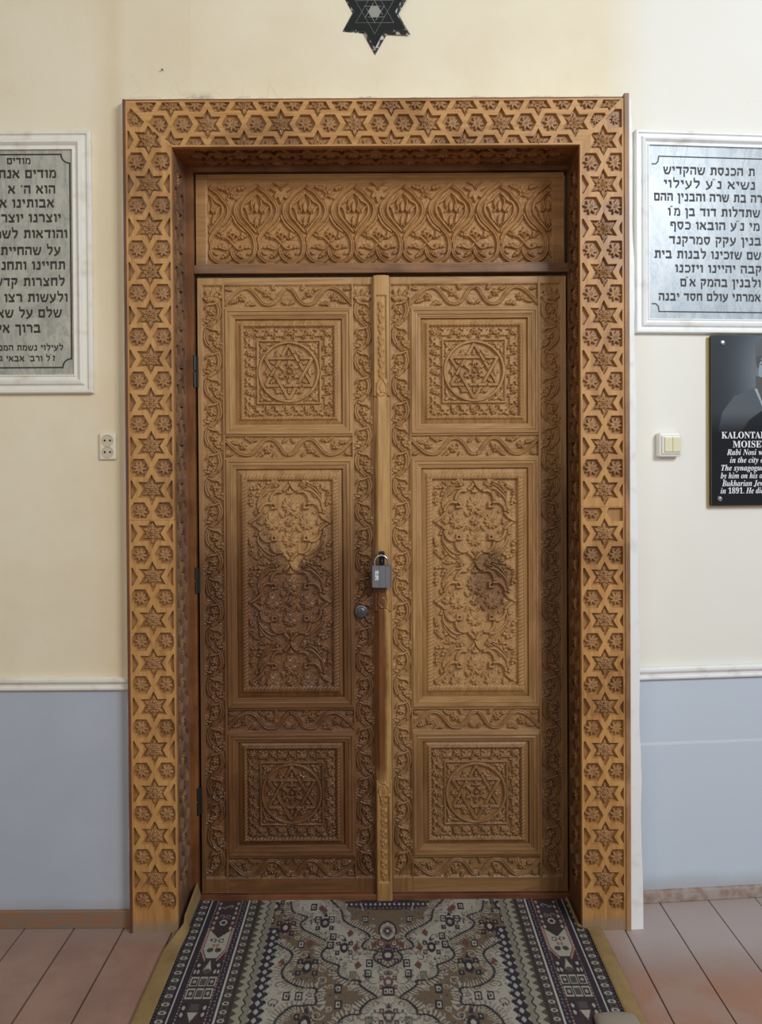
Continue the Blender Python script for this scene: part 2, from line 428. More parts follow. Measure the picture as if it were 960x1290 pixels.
        if skirt and mask is None:
            loop = np.concatenate([idx[0, :], idx[1:, -1], idx[-1, -2::-1], idx[-2:0:-1, 0]])
            B = V[loop].copy(); B[:, 1] = depth * scale; nb = len(V); k = np.arange(len(loop)); k2 = (k + 1) % len(loop)
            Q2 = np.stack([loop[k2], loop[k], nb + k, nb + k2][::-1], -1)[:, ::-1]
            V = np.concatenate([V, B]); Q = np.concatenate([Q, Q2])
            nx, ny = s.nx, s.ny
            cs = [nb, nb + nx - 1, nb + nx - 1 + ny - 1, nb + nx - 1 + ny - 1 + nx - 1]
            Q = np.concatenate([Q, np.array([cs])])
        elif mask is not None:
            used = np.unique(Q); mp = np.full(len(V), -1, np.int64); mp[used] = np.arange(len(used)); V = V[used]; Q = mp[Q]
        return mesh_np(name, V, Q, mat)

def cat(pts, n=6):
    """Catmull-Rom through points"""
    P = [Vector((p[0], p[1], 0)) for p in pts]; P = [2 * P[0] - P[1]] + P + [2 * P[-1] - P[-2]]; out = []
    for i in range(1, len(P) - 2):
        a, b, c, d = P[i - 1:i + 3]
        for k in range(n):
            t = k / n
            q = 0.5 * ((2 * b) + (c - a) * t + (2 * a - 5 * b + 4 * c - d) * t * t + (3 * b - a - 3 * c + d) * t ** 3)
            out.append((q.x, q.y))
    out.append((P[-2].x, P[-2].y)); return out
# ------------------------------------------------------------------ carved motifs
def vine(hf, T, horiz, t0, half, n, amp, sgn=1, ends=True, sizes=1.0):
    A = (lambda a: PI / 2 - a) if horiz else (lambda a: a)
    f = lambda t: amp * sgn * (lambda c: math.copysign(abs(c) ** 0.75, c))(math.cos(PI * (t - t0) / half))
    C = hf.clear
    for k in range(n):
        t = t0 + half * k; s = sgn * (1 if k % 2 == 0 else -1)
        for (c, dt, ang, ln, wd, th) in ((-s * 2.5, 4.0, PI / 2 + s * 0.30, 13, 8.5, 3), (-s * amp * 0.95, half * 0.36, PI / 2 + s * 0.5, 8, 5, 2), (s * amp * 1.1, -half * 0.62, -PI / 2 + s * 0.45, 9, 5.5, 2)):
            x, y = T(c, t + dt); hf.leaf(x, y, A(ang), ln * sizes, wd * sizes, 2.4, 0.10 * s, th, 0.7)
    for k in range(n):
        t = t0 + half * k; s = sgn * (1 if k % 2 == 0 else -1)
        pts = [T(f(q), q) for q in np.arange(t - half * 0.60, t + half * 0.60, half / 16)]
        hf.stroke(pts, 6.0 * sizes, 2.8, 1.7, (0.5, 0.95, 1.0, 1.0, 0.85, 0.5), gw=0.13)
    for k in range(n):
        t = t0 + half * k; s = sgn * (1 if k % 2 == 0 else -1)
        x, y = T(-s * 1.2, t + 0.8); C(x, y, 6.6); hf.flower(x, y, 5.6 * sizes, 5, 3.0, 0.3 + k, 0.45, 0)
        x2, y2 = T(s * amp * 0.75, t - half * 0.34)                       # smooth leaf arching over the flower
        hf.stroke(cat([(x2, y2), T(s * amp * 0.1, t - half * 0.27), T(-s * amp * 0.65, t - half * 0.24), T(-s * amp * 1.0, t - half * 0.08)], 4), 3.6, 2.9, 0.5, (0.7, 1.0, 1.0, 0.3))

DEEP = 1.9
def frame_off(hf, x0, y0, x1, y1, sunk, face=0.0):
    """everything drawn on ground 0 inside the rectangle drops by `sunk`; outside becomes the flat face"""
    X = hf.xs[None, :]; Y = hf.ys[:, None]
    ins = (X > x0) & (X < x1) & (Y > y0) & (Y < y1)
    n = 0.16 * (rng.random(hf.H.shape) - 0.5) + 0.30 * (np.kron(rng.random((hf.ny // 4 + 1, hf.nx // 4 + 1)), np.ones((4, 4)))[:hf.ny, :hf.nx] - 0.5)
    hf.H = np.where(ins, (np.where(hf.H < 0.15, hf.H + n, hf.H + 0.25 * n) - sunk) * DEEP, face).astype(np.float32)

def stile_hf(x0, x1, c0, c1, y0=350, y1=1127, sgn=1):
    hf = HF(x0, y0, x1, y1, 0.62); c = (c0 + c1) / 2
    T = lambda a, t: (c + a, t)
    vine(hf, T, False, 391, 31.6, 23, (c1 - c0) / 2 - 3.2, sgn)
    for k in range(5): hf.leaf(c + (k - 2) * 1.6, 380, -PI / 2 + (k - 2) * 0.42, 17, 6, 2.4, 0, 3)     # crown at the top
    frame_off(hf, c0, 359, c1, 1109, 2.3)
    return hf
def rail_hf(x0, y0, x1, y1, c0, c1, low=False):
    hf = HF(x0, y0, x1, y1, 0.62); c = (c0 + c1) / 2; m = (x0 + x1) / 2; amp = (c1 - c0) / 2 - 3.6; sg = 1 if not low else -1
    for sx in (-1, 1):
        pts = [(m + sx * a, c + sg * b * amp) for a, b in ((0, -1.0), (6, -0.75), (14, 0.45), (22, 0.98), (31, 0.85), (38, 0.1), (46, -0.8), (55, -1.0), (66, -0.5), (80, 0.9))]
        for (a, b, an, ln, w) in ((8, 0.5, 2.4, 9, 5), (30, -0.6, -0.5, 13, 6), (17, -0.7, -1.2, 10, 6), (45, 0.6, 0.6, 13, 6), (40, 0.9, 0.0, 9, 5), (63, 0.45, 0.25, 12, 6), (70, -0.8, -0.2, 9, 5), (24, -0.2, 2.2, 8, 4)):
            hf.leaf(m + sx * a, c + sg * b * amp, (an if sx > 0 else PI - an) * (1 if sg > 0 else -1), ln, w, 2.4, 0.1 * sx, 4, 0.8)
        hf.stroke(cat(pts), 4.8, 2.6, 1.3, gw=0.13)
        for (xx, yy) in ((27, -0.35), (58, 0.15)): hf.clear(m + sx * xx, c + sg * yy * amp, 6.4); hf.flower(m + sx * xx, c + sg * yy * amp, 5.4, 5, 2.9, 0.3)
        hf.stroke(cat(pts), 5.0, 2.7, 1.5, gw=0.13)
    frame_off(hf, x0 - 1, c0, x1 + 1, c1, 2.3)
    return hf

def leaf3(hf, x, y, a, s=1.0, h=2.3):
    for da, l in ((-0.95, 0.8), (0, 1.1), (0.95, 0.8)): hf.petal(x, y, a + da, 6.4 * s * l, 3.6 * s, h)
def square_panel():
    W2, H2 = 68.0, 67.0
    hf = HF(-W2, -H2, W2, H2, 0.6)
    q = 57.0
    # outward border of arches and palmettes
    for side in range(4):
        a = side * PI / 2; ca, sa = math.cos(a), math.sin(a)
        R = lambda x, y: (x * ca - y * sa, x * sa + y * ca)
        for k in range(-4, 5):
            x = k * 12.3
            if abs(k) < 4:
                pts = [R(x + 5.6 * math.cos(t), -42.5 - 6.6 * math.sin(t)) for t in np.linspace(0, PI, 9)]
                hf.stroke(pts, 2.3, 2.2)
            if k % 2 == 0:
                cx, cy = R(x, -50.5); hf.flower(cx, cy, 4.6, 5, 2.6, a, 0.4)
                for s in (-1, 1):
                    p = R(x + s * 5.2, -44.5); hf.curl(p[0], p[1], 2.2, a, 0.8, 1.5, 2.0)
            else:
                cx, cy = R(x, -45); leaf3(hf, cx, cy, a - PI / 2, 1.35, 2.3)
                for s in (-1, 1):
                    p = R(x + s * 6, -54.5); hf.petal(p[0], p[1], a - PI / 2 - s * 2.0, 6, 3, 2.0)
        c = R(-50.5, -50.5); hf.daisy(c[0], c[1], 5.6, 6, 2.3)
    w = hf.win(-41.5, -41.5, 41.5, 41.5); hf.H[w[0], w[1]] = 0.0
    # corner leaves of the inner square
    for sx in (-1, 1):
        for sy in (-1, 1):
            a = math.atan2(sy, sx); hf.leaf(sx * 27.5, sy * 27.5, a, 14, 8, 2.0, 0, 3)
            hf.petal(sx * 30, sy * 34, math.atan2(0.2 * sy, -sx), 9, 4, 1.9); hf.petal(sx * 34, sy * 30, math.atan2(-sy, 0.2 * sx), 9, 4, 1.9)
            hf.curl(sx * 36, sy * 21, 2.6, 0, 0.9, 1.5, 1.8); hf.curl(sx * 21, sy * 36, 2.6, 0, 0.9, 1.5, 1.8)
    hf.stroke([(-39.5, -39.5), (39.5, -39.5), (39.5, 39.5), (-39.5, 39.5), (-39.5, -39.5)], 2.8, 2.6, 0.5)
    w = hf.win(-38, -38, 38, 38); X = w[2]; Y = w[3]; D = np.hypot(X, Y); sub = hf.H[w[0], w[1]]; sub[D < 35.5] = -0.5
    # leaves in the circle segments and the small triangles
    for k in range(6):
        a = -PI / 2 + PI / 6 + k * PI / 3
        hf.leaf(17.5 * math.cos(a), 17.5 * math.sin(a), a, 14.5, 12, 1.9, 0, 3)
        for s in (-1, 1): hf.petal(27 * math.cos(a), 27 * math.sin(a), a + s * 1.75, 10.5, 4.4, 1.8)
        b = -PI / 2 + k * PI / 3; hf.leaf(19.6 * math.cos(b), 19.6 * math.sin(b), b, 8.5, 6, 1.8, 0, 3)
    # heart of the star: small star, curls and buds
    for k in range(3):
        a = -PI / 2 + k * 2 * PI / 3
        for s in (-1, 1):
            cx, cy = 9.4 * math.cos(a + s * 0.42), 9.4 * math.sin(a + s * 0.42)
            hf.curl(cx, cy, 4.3, a + PI - s * 0.6, 0.85, 2.1, 2.2, sgn=s)
        hf.petal(9 * math.cos(a), 9 * math.sin(a), a, 7.5, 4, 2.2); 
        b = a + PI / 3; hf.petal(4 * math.cos(b), 4 * math.sin(b), b, 11.5, 4.6, 2.2)
    hf.poly([((4.6 if k % 2 == 0 else 2.1) * math.cos(k * PI / 6), (4.6 if k % 2 == 0 else 2.1) * math.sin(k * PI / 6)) for k in range(12)], 2.4, 1.0)
    # the six pointed star, its straps weaving over and under
    tri = [[(34.6 * math.cos(-PI / 2 + f * PI + k * 2 * PI / 3), 34.6 * math.sin(-PI / 2 + f * PI + k * 2 * PI / 3)) for k in range(3)] for f in (0, 1)]
    for f in (0, 1):
        t = tri[f]; hf.stroke(t + [t[0]], 4.4, 2.7, 0.9, gw=0.16)
    for f in (0,):
        t = tri[f]
        for k in range(3):
            a, b = np.array(t[k]), np.array(t[(k + 1) % 3]); p = a + (b - a) * 0.26; q2 = a + (b - a) * 0.40
            hf.stroke([tuple(p), tuple(q2)], 4.4, 2.9, 0.9, gw=0.16)
    hf.stroke([(37.2 * math.cos(t), 37.2 * math.sin(t)) for t in np.linspace(0, 2 * PI, 73)], 3.8, 2.9, 0.6)
    field_finish(hf, q, q, 61, 60.5, W2, H2)
    return hf
def field_finish(hf, qx, qy, fx, fy, W2, H2):
    frame_off(hf, -qx, -qy, qx, qy, 3.4, -0.8)
    for y in (-1, 1):
        a, b = (y * qy, y * fy) if y > 0 else (y * fy, y * qy); hf.rope(-fx, a, fx, b, -2.2, 1.8)
    for x in (-1, 1):
        a, b = (x * qx, x * fx) if x > 0 else (x * fx, x * qx); hf.rope(a, -qy, b, qy, -2.2, 1.8)
    X = np.abs(hf.xs)[None, :] - fx; Y = np.abs(hf.ys)[:, None] - fy
    D = np.maximum(X / (W2 - fx), Y / (H2 - fy))
    hf.H = np.where(D > 0, -3.2 - 3.6 * np.clip(D, 0, 1), hf.H).astype(np.float32)
def medallion(hf, cx, cy):
    k = 1 / 6.857
    P = [[(0, -345), (30, -296), (75, -262)], [(75, -262), (118, -264), (152, -235), (166, -190), (160, -150)], [(160, -162), (205, -165), (243, -138), (262, -100), (262, -66)], [(262, -66), (290, -36), (345, 0)]]
    O = [(80, -270), (160, -282), (225, -240), (272, -182), (278, -120), (262, -68)]
    for sx in (-1, 1):
        for sy in (-1, 1):
            t = lambda L: [(cx + sx * a * k, cy + sy * b * k) for a, b in L]
            hf.stroke(cat(t(O), 5), 2.6, 2.1, 0.4)
            for p_ in P: hf.stroke(cat(t(p_), 5), 4.2, 2.9, 0.5)
            hf.petal(cx + sx * 26, cy + sy * 20, math.atan2(sy * 0.4, -sx), 8, 4, 1.6); hf.curl(cx + sx * 31, cy + sy * 13, 3.2, 0, 0.8, 1.4, 1.6)
            x, y = cx + sx * 20.3, cy + sy * 20.3
            hf.poly([(x - 4.2, y - 4.2), (x + 4.2, y - 4.2), (x + 4.2, y + 4.2), (x - 4.2, y + 4.2)], 3.0, 0.8)
            w = hf.win(x - 1.3, y - 1.3, x + 1.3, y + 1.3)
            if w: hf.H[w[0], w[1]] = -1.5
    for (a, b) in ((0, -24), (0, 24), (-22, 0), (22, 0)):
        hf.daisy(cx + a, cy + b * 0.9, 10.5, 11, 2.3)
        an = math.atan2(b, a); leaf3(hf, cx + a * 1.58, cy + b * 1.5, an, 1.05, 2.4)
        for s in (-1, 1): hf.leaf(cx + a * 0.35 + s * b * 0.25, cy + b * 0.35 + s * a * 0.25, an + s * 0.9, 9, 4, 2.0, 0, 3)
    hf.daisy(cx, cy, 6.0, 6, 2.9)
def spandrel(hf, cy, edge=0):
    for sx in (-1, 1):
        for (x, y, a, l, w) in ((14, 0, 0.15, 17, 6), (14, 0, -0.35, 15, 5.5), (12, 1, 0.6, 14, 5), (36, -6, -1.25, 15, 6), (38, -4, -0.45, 14, 6), (36, 6, 1.2, 15, 6), (38, 5, 0.35, 14, 6), (30, 2, 0.0, 11, 5),
                                (47, -19, -1.1, 13, 6), (49, 19, 1.7, 12, 6), (46, 24, 0.3, 8, 5), (28, -12, -0.8, 9, 4), (28, 12, 0.9, 9, 4), (44, -33, -1.9, 10, 5), (44, 34, 1.9, 10, 5)):
            if edge and y * edge < -1: continue
            hf.leaf(sx * x, cy + y, a if sx > 0 else PI - a, l, w, 2.2, 0.12, 3, 0.7)
        hf.flower(sx * 33.5, cy + edge * 5, 4.2, 5, 2.4, 0.2)
        for s in (-1, 1):
            if edge and s != edge: continue
            hf.curl(sx * 49, cy + s * 14, 3.1, 0.5, 1.0, 1.6, 2.2); hf.curl(sx * 21, cy + s * 7, 2.8, 1.5, 0.9, 1.5, 2.0)
            hf.stroke(cat([(sx * 22, cy + s * 3), (sx * 31, cy + s * 8), (sx * 38, cy + s * 17), (sx * 42, cy + s * 27)]), 2.0, 1.9, 0.3)
def tall_panel():
    W2, H2 = 68.0, 145.5
    hf = HF(-W2, -H2, W2, H2, 0.6); c0 = 735.5
    for j, e in ((607.5, 1), (709, 0), (810.5, 0)): spandrel(hf, j - c0, e)
    for j in (658, 759.5, 861): medallion(hf, 0, j - c0)
    for sx in (-1, 1):
        for k in range(4): hf.leaf(sx * (16 + 10 * k), 132, -PI / 2 + sx * 0.5, 9, 6, 2.0, 0, 3)
    field_finish(hf, 54, 131, 61, 138, W2, H2)
    return hf
def transom_hf():
    hf = HF(249.5, 220, 711.5, 345, 0.62)
    c = lambda L, x0, sx=1: [(x0 + sx * (a - 340) / 4, 200 + b / 4) for a, b in L]
    OUT = [(340, 132), (318, 150), (288, 172), (262, 205), (240, 232), (234, 268), (252, 312), (290, 350), (322, 388), (333, 440), (322, 490), (285, 518), (250, 514), (222, 488), (214, 462)]
    INN = [(340, 172), (318, 190), (300, 212), (276, 226), (266, 246), (270, 282), (300, 322), (336, 366)]
    per = 61.25; x0 = 325.0
    for i in range(-2, 8):
        x = x0 + per * i
        for sx in (-1, 1):                                   # tulip inside the upper cell
            hf.stroke(cat([(x + sx * 1.5, 286), (x + sx * 6.5, 281), (x + sx * 9.0, 271), (x + sx * 12.5, 263), (x + sx * 17, 260)]), 6.2, 2.7, 0.5, (0.7, 1.0, 1.0, 0.8, 0.25))
            hf.stroke(cat([(x, 244), (x + sx * 4.5, 250), (x + sx * 6.5, 257), (x + sx * 4.5, 264), (x + sx * 8, 268)]), 2.6, 2.6, 0)
            hf.curl(x + sx * 3.4, 283, 3.0, PI / 2, 0.9, 1.9, 2.8, sgn=sx); hf.petal(x, 288, PI / 2 - sx * 0.6, 9, 3.6, 2.3)
        hf.petal(x, 268, -PI / 2, 15, 6, 3.0); hf.petal(x, 284, -PI / 2, 13, 5, 2.4)
        m = x + per / 2                                      # sprig inside the lower cell
        for sx in (-1, 1):
            hf.stroke(cat([(m - sx * 14, 297), (m - sx * 7, 299), (m, 306), (m + sx * 7, 313), (m + sx * 14, 312)]), 3.0, 2.5, 0.4); hf.stroke(cat([(m + sx * 9, 300), (m + sx * 4, 295), (m, 300)]), 2.4, 2.5)
            hf.leaf(m + sx * 10, 300, -0.5 if sx > 0 else PI + 0.5, 12, 4.5, 2.4, 0, 3); hf.leaf(m + sx * 9, 309, 0.15 if sx > 0 else PI - 0.15, 15, 6, 2.3, 0, 3)
            hf.leaf(m + sx * 5, 317, 0.7 if sx > 0 else PI - 0.7, 12, 6.5, 2.2, 0, 3); hf.petal(m + sx * 12, 297, -PI / 2 + sx * 0.3, 11, 5, 2.4)
            hf.stroke(cat([(m + sx * 1, 272), (m + sx * 5, 280), (m + sx * 11, 287), (m + sx * 16, 291)]), 4.2, 2.5, 0.6)
            hf.curl(m + sx * 3, 317, 3.0, 0, 0.9, 1.7, 2.4, sgn=sx); hf.petal(m + sx * 18, 320, -PI / 2 + sx, 8, 4, 2.0)
        leaf3(hf, m, 294, -PI / 2, 1.15, 2.6)
        if i % 2:                                            # a lily or a rose between the tips
            hf.daisy(m, 242, 8.2, 6, 2.6); hf.flower(m, 243, 5.4, 6, 3.0, 0.3, 0.5)
            for sx in (-1, 1): hf.leaf(m + sx * 6, 238, -0.25 if sx > 0 else PI + 0.25, 13, 7.5, 2.4, 0, 3); hf.petal(m + sx * 5, 249, 0.6 if sx > 0 else PI - 0.6, 9, 5, 2.2)
        else:
            for a in (-0.15, PI + 0.15, PI / 2, 0.95, PI - 0.95): hf.petal(m, 239, a, 14.5 if a != PI / 2 else 17, 7.5, 2.7)
            for sx in (-1, 1): hf.stroke(cat([(m, 240), (m + sx * 3, 234), (m + sx * 9, 230)]), 1.8, 2.4)
        for sx in (-1, 1):
            hf.stroke(cat(c(INN, x, sx), 4), 3.4, 2.6, 0.3)
            hf.stroke(cat(c(OUT, x, sx), 4), 5.6, 3.0, 1.3, gw=0.14)
    frame_off(hf, 263.5, 226, 697, 332, 3.0)
    X = hf.xs[None, :] + 0 * hf.ys[:, None]; Y = hf.ys[:, None] + 0 * hf.xs[None, :]
    hf.H -= (1.0 * (np.abs(X - 263.0) < 0.5) * (Y < 333)).astype(np.float32)
    hf.H -= (0.7 * ((np.abs(Y - 226) < 0.5))).astype(np.float32)
    return hf
def cover_hf():
    """the strip that covers the meeting edge: chamfered pole with sunk carvings"""
    hf = HF(-10.0, 349, 10.0, 1137, 0.55)
    X = np.abs(hf.xs)[None, :] + 0 * hf.ys[:, None]; Y = hf.ys[:, None] + 0 * hf.xs[None, :]
    for (a, b) in ((380, 478), (1003, 1108)):
        n = int((b - a) / 13)
        for k in range(n):
            y = a + (k + 0.5) * (b - a) / n
            hf.leaf(-3, y - 6, 1.0, 11, 5.5, 1.9, 0.2, 2); hf.leaf(3, y - 3, 2.2, 10, 5, 1.9, -0.2, 2); hf.petal(0, y + 1, PI / 2, 8, 4.5, 2.1); hf.flower(-1.5, y + 2, 2.4, 5, 2.1)
    carve = hf.H.copy(); hf.H[:] = 0
    hf.stroke(cat([(0, 476), (-3.2, 481), (-6.2, 488), (-6.0, 495), (0, 500), (6.0, 495), (6.2, 488), (3.2, 481), (0, 476)]), 2.3, 2.2); hf.petal(0, 484, PI / 2, 12, 6, 2.2)
    for yy, f in ((755, 1), (997, -1)):
        hf.stroke(cat([(-2.4, yy - 15 * f), (-5.0, yy - 4 * f), (-6.2, yy + 4 * f), (0, yy + 11 * f), (6.2, yy + 4 * f), (5.0, yy - 4 * f), (2.4, yy - 15 * f)]), 2.3, 2.2)
        hf.petal(0, yy - 3 * f, PI / 2 * f, 10, 5, 1.6)
    ext = hf.H.copy()
    cham = np.where(X > 5.0, 7.0 - (X - 5.0) * 0.95, 7.0)                 # three faces
    flat = np.where(X > 9.3, 5.5, 7.0)
    def rect(a, b, r=4): return (Y > a) & (Y < b)
    H = cham.copy()
    zones = rect(349, 500) | rect(738, 770) | rect(984, 1137)
    H[zones] = flat[zones]
    for (a, b) in ((374, 478), (1003, 1112)):
        m = rect(a, b) & (X < 6.2); H[m] = (3.8 + 1.5 * carve)[m]
    H = H + np.where(ext > 0, ext - 0.6, 0) * zones
    for (a, b) in ((484, 503), (738, 770), (984, 1000)):                   # rounded tongues
        m = rect(a, b) & (X >= 6.6) & (X < 8.2); H[m] -= 1.6
    for yy in (500, 770, 984): H[(np.abs(Y - yy - (X * X) * (0.06 if yy != 984 else -0.06) + 4 * (1 if yy != 984 else -1)) < 0.7)] -= 1.2
    hf.H = H.astype(np.float32)
    return hf
MPROF = [(0, -4), (0, 0.9), (0.10, 1.7), (0.26, 1.7), (0.33, 0.5), (0.42, 0.5), (0.5, 1.0), (0.62, 0.7), (0.70, -0.5), (0.80, -0.6), (0.84, -1.4), (0.95, -1.5), (1.0, -2.0), (1.0, -8)]
def moulding_data(name, L, w, mat, prof=MPROF, sc=S):
    V, Fc = [], []
    for (t, h) in prof:
        V += [(t * w * sc, -h * sc * 1.35, -t * w * sc), ((L - t * w) * sc, -h * sc * 1.35, -t * w * sc)]
    for i in range(len(prof) - 1): Fc.append((2 * i, 2 * i + 2, 2 * i + 3, 2 * i + 1))
    m = mesh_from(name, V, Fc, mat)
    for p in m.polygons: p.use_smooth = False
    return m
def ring(name, parent, x0, y0, x1, y1, w, mat_h, mat_v, ox, oy, prof=MPROF, sc=S, cache={}):
    out = []
    for (L, X, Y, r, mt) in ((x1 - x0, x0, y0, 0, mat_h), (y1 - y0, x1, y0, PI / 2, mat_v), (x1 - x0, x1, y1, PI, mat_h), (y1 - y0, x0, y1, -PI / 2, mat_v)):
        k = (name, round(L, 2), mt.name, w)
        if k not in cache: cache[k] = moulding_data(name, L, w, mt, prof, sc)
        out.append(link(name, cache[k], parent, ((X - ox) * sc, 0, -(Y - oy) * sc), (0, r, 0)))
    return out
# ------------------------------------------------------------------ the two door leaves
FACE = 0.0
metal = new_mat('dark_iron', srgb(62, 60, 58), 0.45, 0.7)
steel = new_mat('brushed_steel', srgb(150, 150, 152), 0.38, 0.85)
blackm = new_mat('black_painted_iron', srgb(22, 20, 22), 0.35, 0.2)
R_ST = stile_hf(250.5, 284.5, 256.5, 281.0); I_ST = stile_hf(444.5, 471.0, 446.0, 469.5, sgn=-1)
st_out = R_ST.mesh('stile', M['leaf_v'], 250.5, 1127); st_in = I_ST.mesh('stile', M['leaf_v'], 471.0, 1127)
RAILS = [(350, 389, 359, 387, False), (547, 578, 549, 576, True), (892.5, 924.7, 895, 922, False), (1080.5, 1127, 1083, 1109, True)]
rails = [rail_hf(284.5, a, 444.5, b, c, d, lo).mesh('rail', M['leaf_h'], 364.5, 1127) for (a, b, c, d, lo) in RAILS]
sq = square_panel(); sq_m = sq.mesh('carved_panel', M['leaf_v'], 0, 0, 8)
tl = tall_panel(); tl_m = tl.mesh('carved_panel', M['leaf_v'], 0, 0, 8)
cv = cover_hf().mesh('cover_strip', M['cover'], 0, 1127, 0.5)
core = box_data(0, 220 * S, 0.018, 0.034, 0, 777 * S, name='leak_stop_board', mat=M['leaf_v'])  # unseen board added behind the panels to stop light leaking through
def hinge(parent, u, v0, v1, ox, oy):
    h = (v1 - v0) * S
    g = [(cyl_data('t', 0.0065, h * 0.49, 14, 'Z', prof=[(0, 0), (0.005, 0), (0.0065, 0.002), (0.0065, h * 0.49 - 0.001), (0.0055, h * 0.49), (0, h * 0.49)]), Matrix.Translation((0, 0, k * h * 0.51))) for k in (0, 1)]
    g.append((cyl_data('t', 0.004, 0.008, 10, 'Z'), Matrix.Translation((0, 0, h - 0.002))))
    g.append((box_data(-0.002, 0.012, 0.004, 0.008, 0.002, h - 0.002), Matrix.Identity(4)))
    tag(link('hinge', join_data('hinge', g, metal), parent, ((u - ox) * S, -0.007, -(v1 - oy) * S)), 'dark iron barrel hinge')
def leaf(name, label, u_out, mirror):
    """u_out: hinge side edge; mirror -1 for the right leaf"""
    t = link(name, None, None, (ux(u_out), FACE, vz(1127))); tag(t, label, 'door', kind='structure')
    mx = -1 if mirror else 1
    X = lambda u: mx * (u - 250.5) * S
    sc = (mx, 1, 1)
    k0 = 1.0
    o = link('stile', st_out, t, (0, 0, 0), scale=sc); link('stile', st_in, t, (X(471.0), 0, 0), scale=sc)
    for r in rails: link('rail', r, t, (X(364.5), 0, 0), scale=sc)
    for (a, b, m) in ((389, 547, sq_m), (578, 892.5, tl_m), (924.7, 1080.5, sq_m)):
        p = link('carved_panel', m, t, (X(364.5), 0, -((a + b) / 2 - 1127) * S))
        pc = (a + b) / 2; x0 = 364.5 - 80; x1 = 364.5 + 80
        ring('moulding', p, x0, a, x1, b, 12.5, M['leaf_h'], M['leaf_v'], 364.5, pc)
    link('leak_stop_board', core, t, (0, 0, 0), scale=sc)
    return t
d1 = leaf('door_1', 'left leaf of the carved wooden double door, dark varnished below, with round lock cylinder and cover strip', 250.5, False)
d2 = leaf('door_2', 'right leaf of the carved wooden double door, paler wood, no lock cylinder', 712.5, True)
for (v0, v1) in ((447, 488), (714, 747), (992, 1027)): hinge(d1, 246.8, v0, v1, 250.5, 1127)
for (v0, v1) in ((443, 492), (717, 752), (973, 1020)): hinge(d2, 716.2, v0, v1, 712.5, 1127)
link('edge_strip', box_data(-0.0, 0.0028, 0.0, 0.03, 0, 777 * S, name='edge_strip', mat=M['leaf_v']), d2, (0, 0, 0))
# cover strip on the left leaf, black hasp staple on it, lock cylinder in the stile
c_o = tag(link('cover_strip', cv, d1, ((481.5 - 250.5) * S, 0, 0)), 'pale worn strip covering the meeting edge')
pl = at_y(481, 704, -0.024)
st = join_data('hasp_staple', [(box_data(-0.0095, 0.0095, -0.012, 0.006, -0.024, 0.026, 0.003), Matrix.Identity(4)),
                               (tube_data('t', [(0.0, -0.006 - 0.014 * math.sin(a), -0.010 - 0.016 * math.cos(a)) for a in np.linspace(0, PI, 12)], 0.0042, 8), Matrix.Identity(4))], blackm)
link('hasp_staple', st, c_o, (pl.x - ux(481.5), -0.024, pl.z - vz(1127)))
q = at_y(455, 770, -0.004)
cyp = [(0, 0), (0.0215, 0), (0.0225, 0.004), (0.0205, 0.009), (0.0175, 0.010), (0.0165, 0.0075), (0.0135, 0.0075), (0.0125, 0.012), (0.0095, 0.0135), (0.0085, 0.011), (0.006, 0.011), (0.005, 0.014), (0, 0.0145)]
cyl_o = link('lock_cylinder', cyl_data('lock_cylinder', 0, 0, 28, 'Y', new_mat('lock_metal', srgb(112, 112, 114), 0.4, 0.8), prof=cyp), d1, (q.x - ux(250.5), -0.001, q.z - vz(1127)))
tag(cyl_o, 'round dark metal lock cylinder')
link('keyhole', box_data(-0.0012, 0.0012, -0.0006, 0, -0.004, 0.004, name='keyhole', mat=blackm), cyl_o, (0, -0.0145, 0))
# padlock
pp = at_y(480.5, 726, -0.043)
pk = link('padlock', None, None, (pp.x, pp.y, pp.z)); tag(pk, 'closed steel padlock hanging from black staple on the door cover strip', 'padlock')
bm = bmesh.new()
prof = [(-0.0335, -0.004), (-0.030, -0.0085), (-0.008, -0.0085), (-0.0068, -0.0100), (0.0045, -0.0115), (0.013, -0.0115), (0.0145, -0.0085), (0.030, -0.0085), (0.0335, -0.004),
        (0.0335, 0.006), (-0.0335, 0.006)]
vs = [[bm.verts.new((x, y, z)) for (x, y) in prof] for z in (-0.037, 0.037)]
n_ = len(prof)
for i in range(n_): bm.faces.new((vs[0][i], vs[0][(i + 1) % n_], vs[1][(i + 1) % n_], vs[1][i]))
bm.faces.new(vs[0][::-1]); bm.faces.new(vs[1])
bmesh.ops.bevel(bm, geom=[e for e in bm.edges if abs(e.verts[0].co.z - e.verts[1].co.z) < 1e-6], offset=0.0012, segments=1, affect='EDGES')
me = bpy.data.meshes.new('body'); bm.to_mesh(me); bm.free(); me.materials.append(steel)
body = link('body', me, pk)
sh = [(-0.0225, 0, 0.030)] + [(-0.0225 * math.cos(a), 0, 0.046 + 0.024 * math.sin(a)) for a in np.linspace(0, PI, 20)] + [(0.0225, 0, 0.030)]
link('shackle', tube_data('shackle', sh, 0.0042, 10, new_mat('shackle_steel', srgb(175, 175, 178), 0.25, 0.9)), pk)
stk = new_mat('worn_sticker', srgb(214, 216, 216), 0.5); n = N(stk); n.pos()
n.col(n.mix(n.ss(n.noise(n.scaled(1, 1, 1), 260, 3), 0.5, 0.62), srgb(214, 216, 216), srgb(120, 122, 124)))
link('sticker', box_data(-0.021, -0.009, -0.0003, 0, -0.012, 0.020, name='sticker', mat=stk), body, (0, -0.0085, 0))

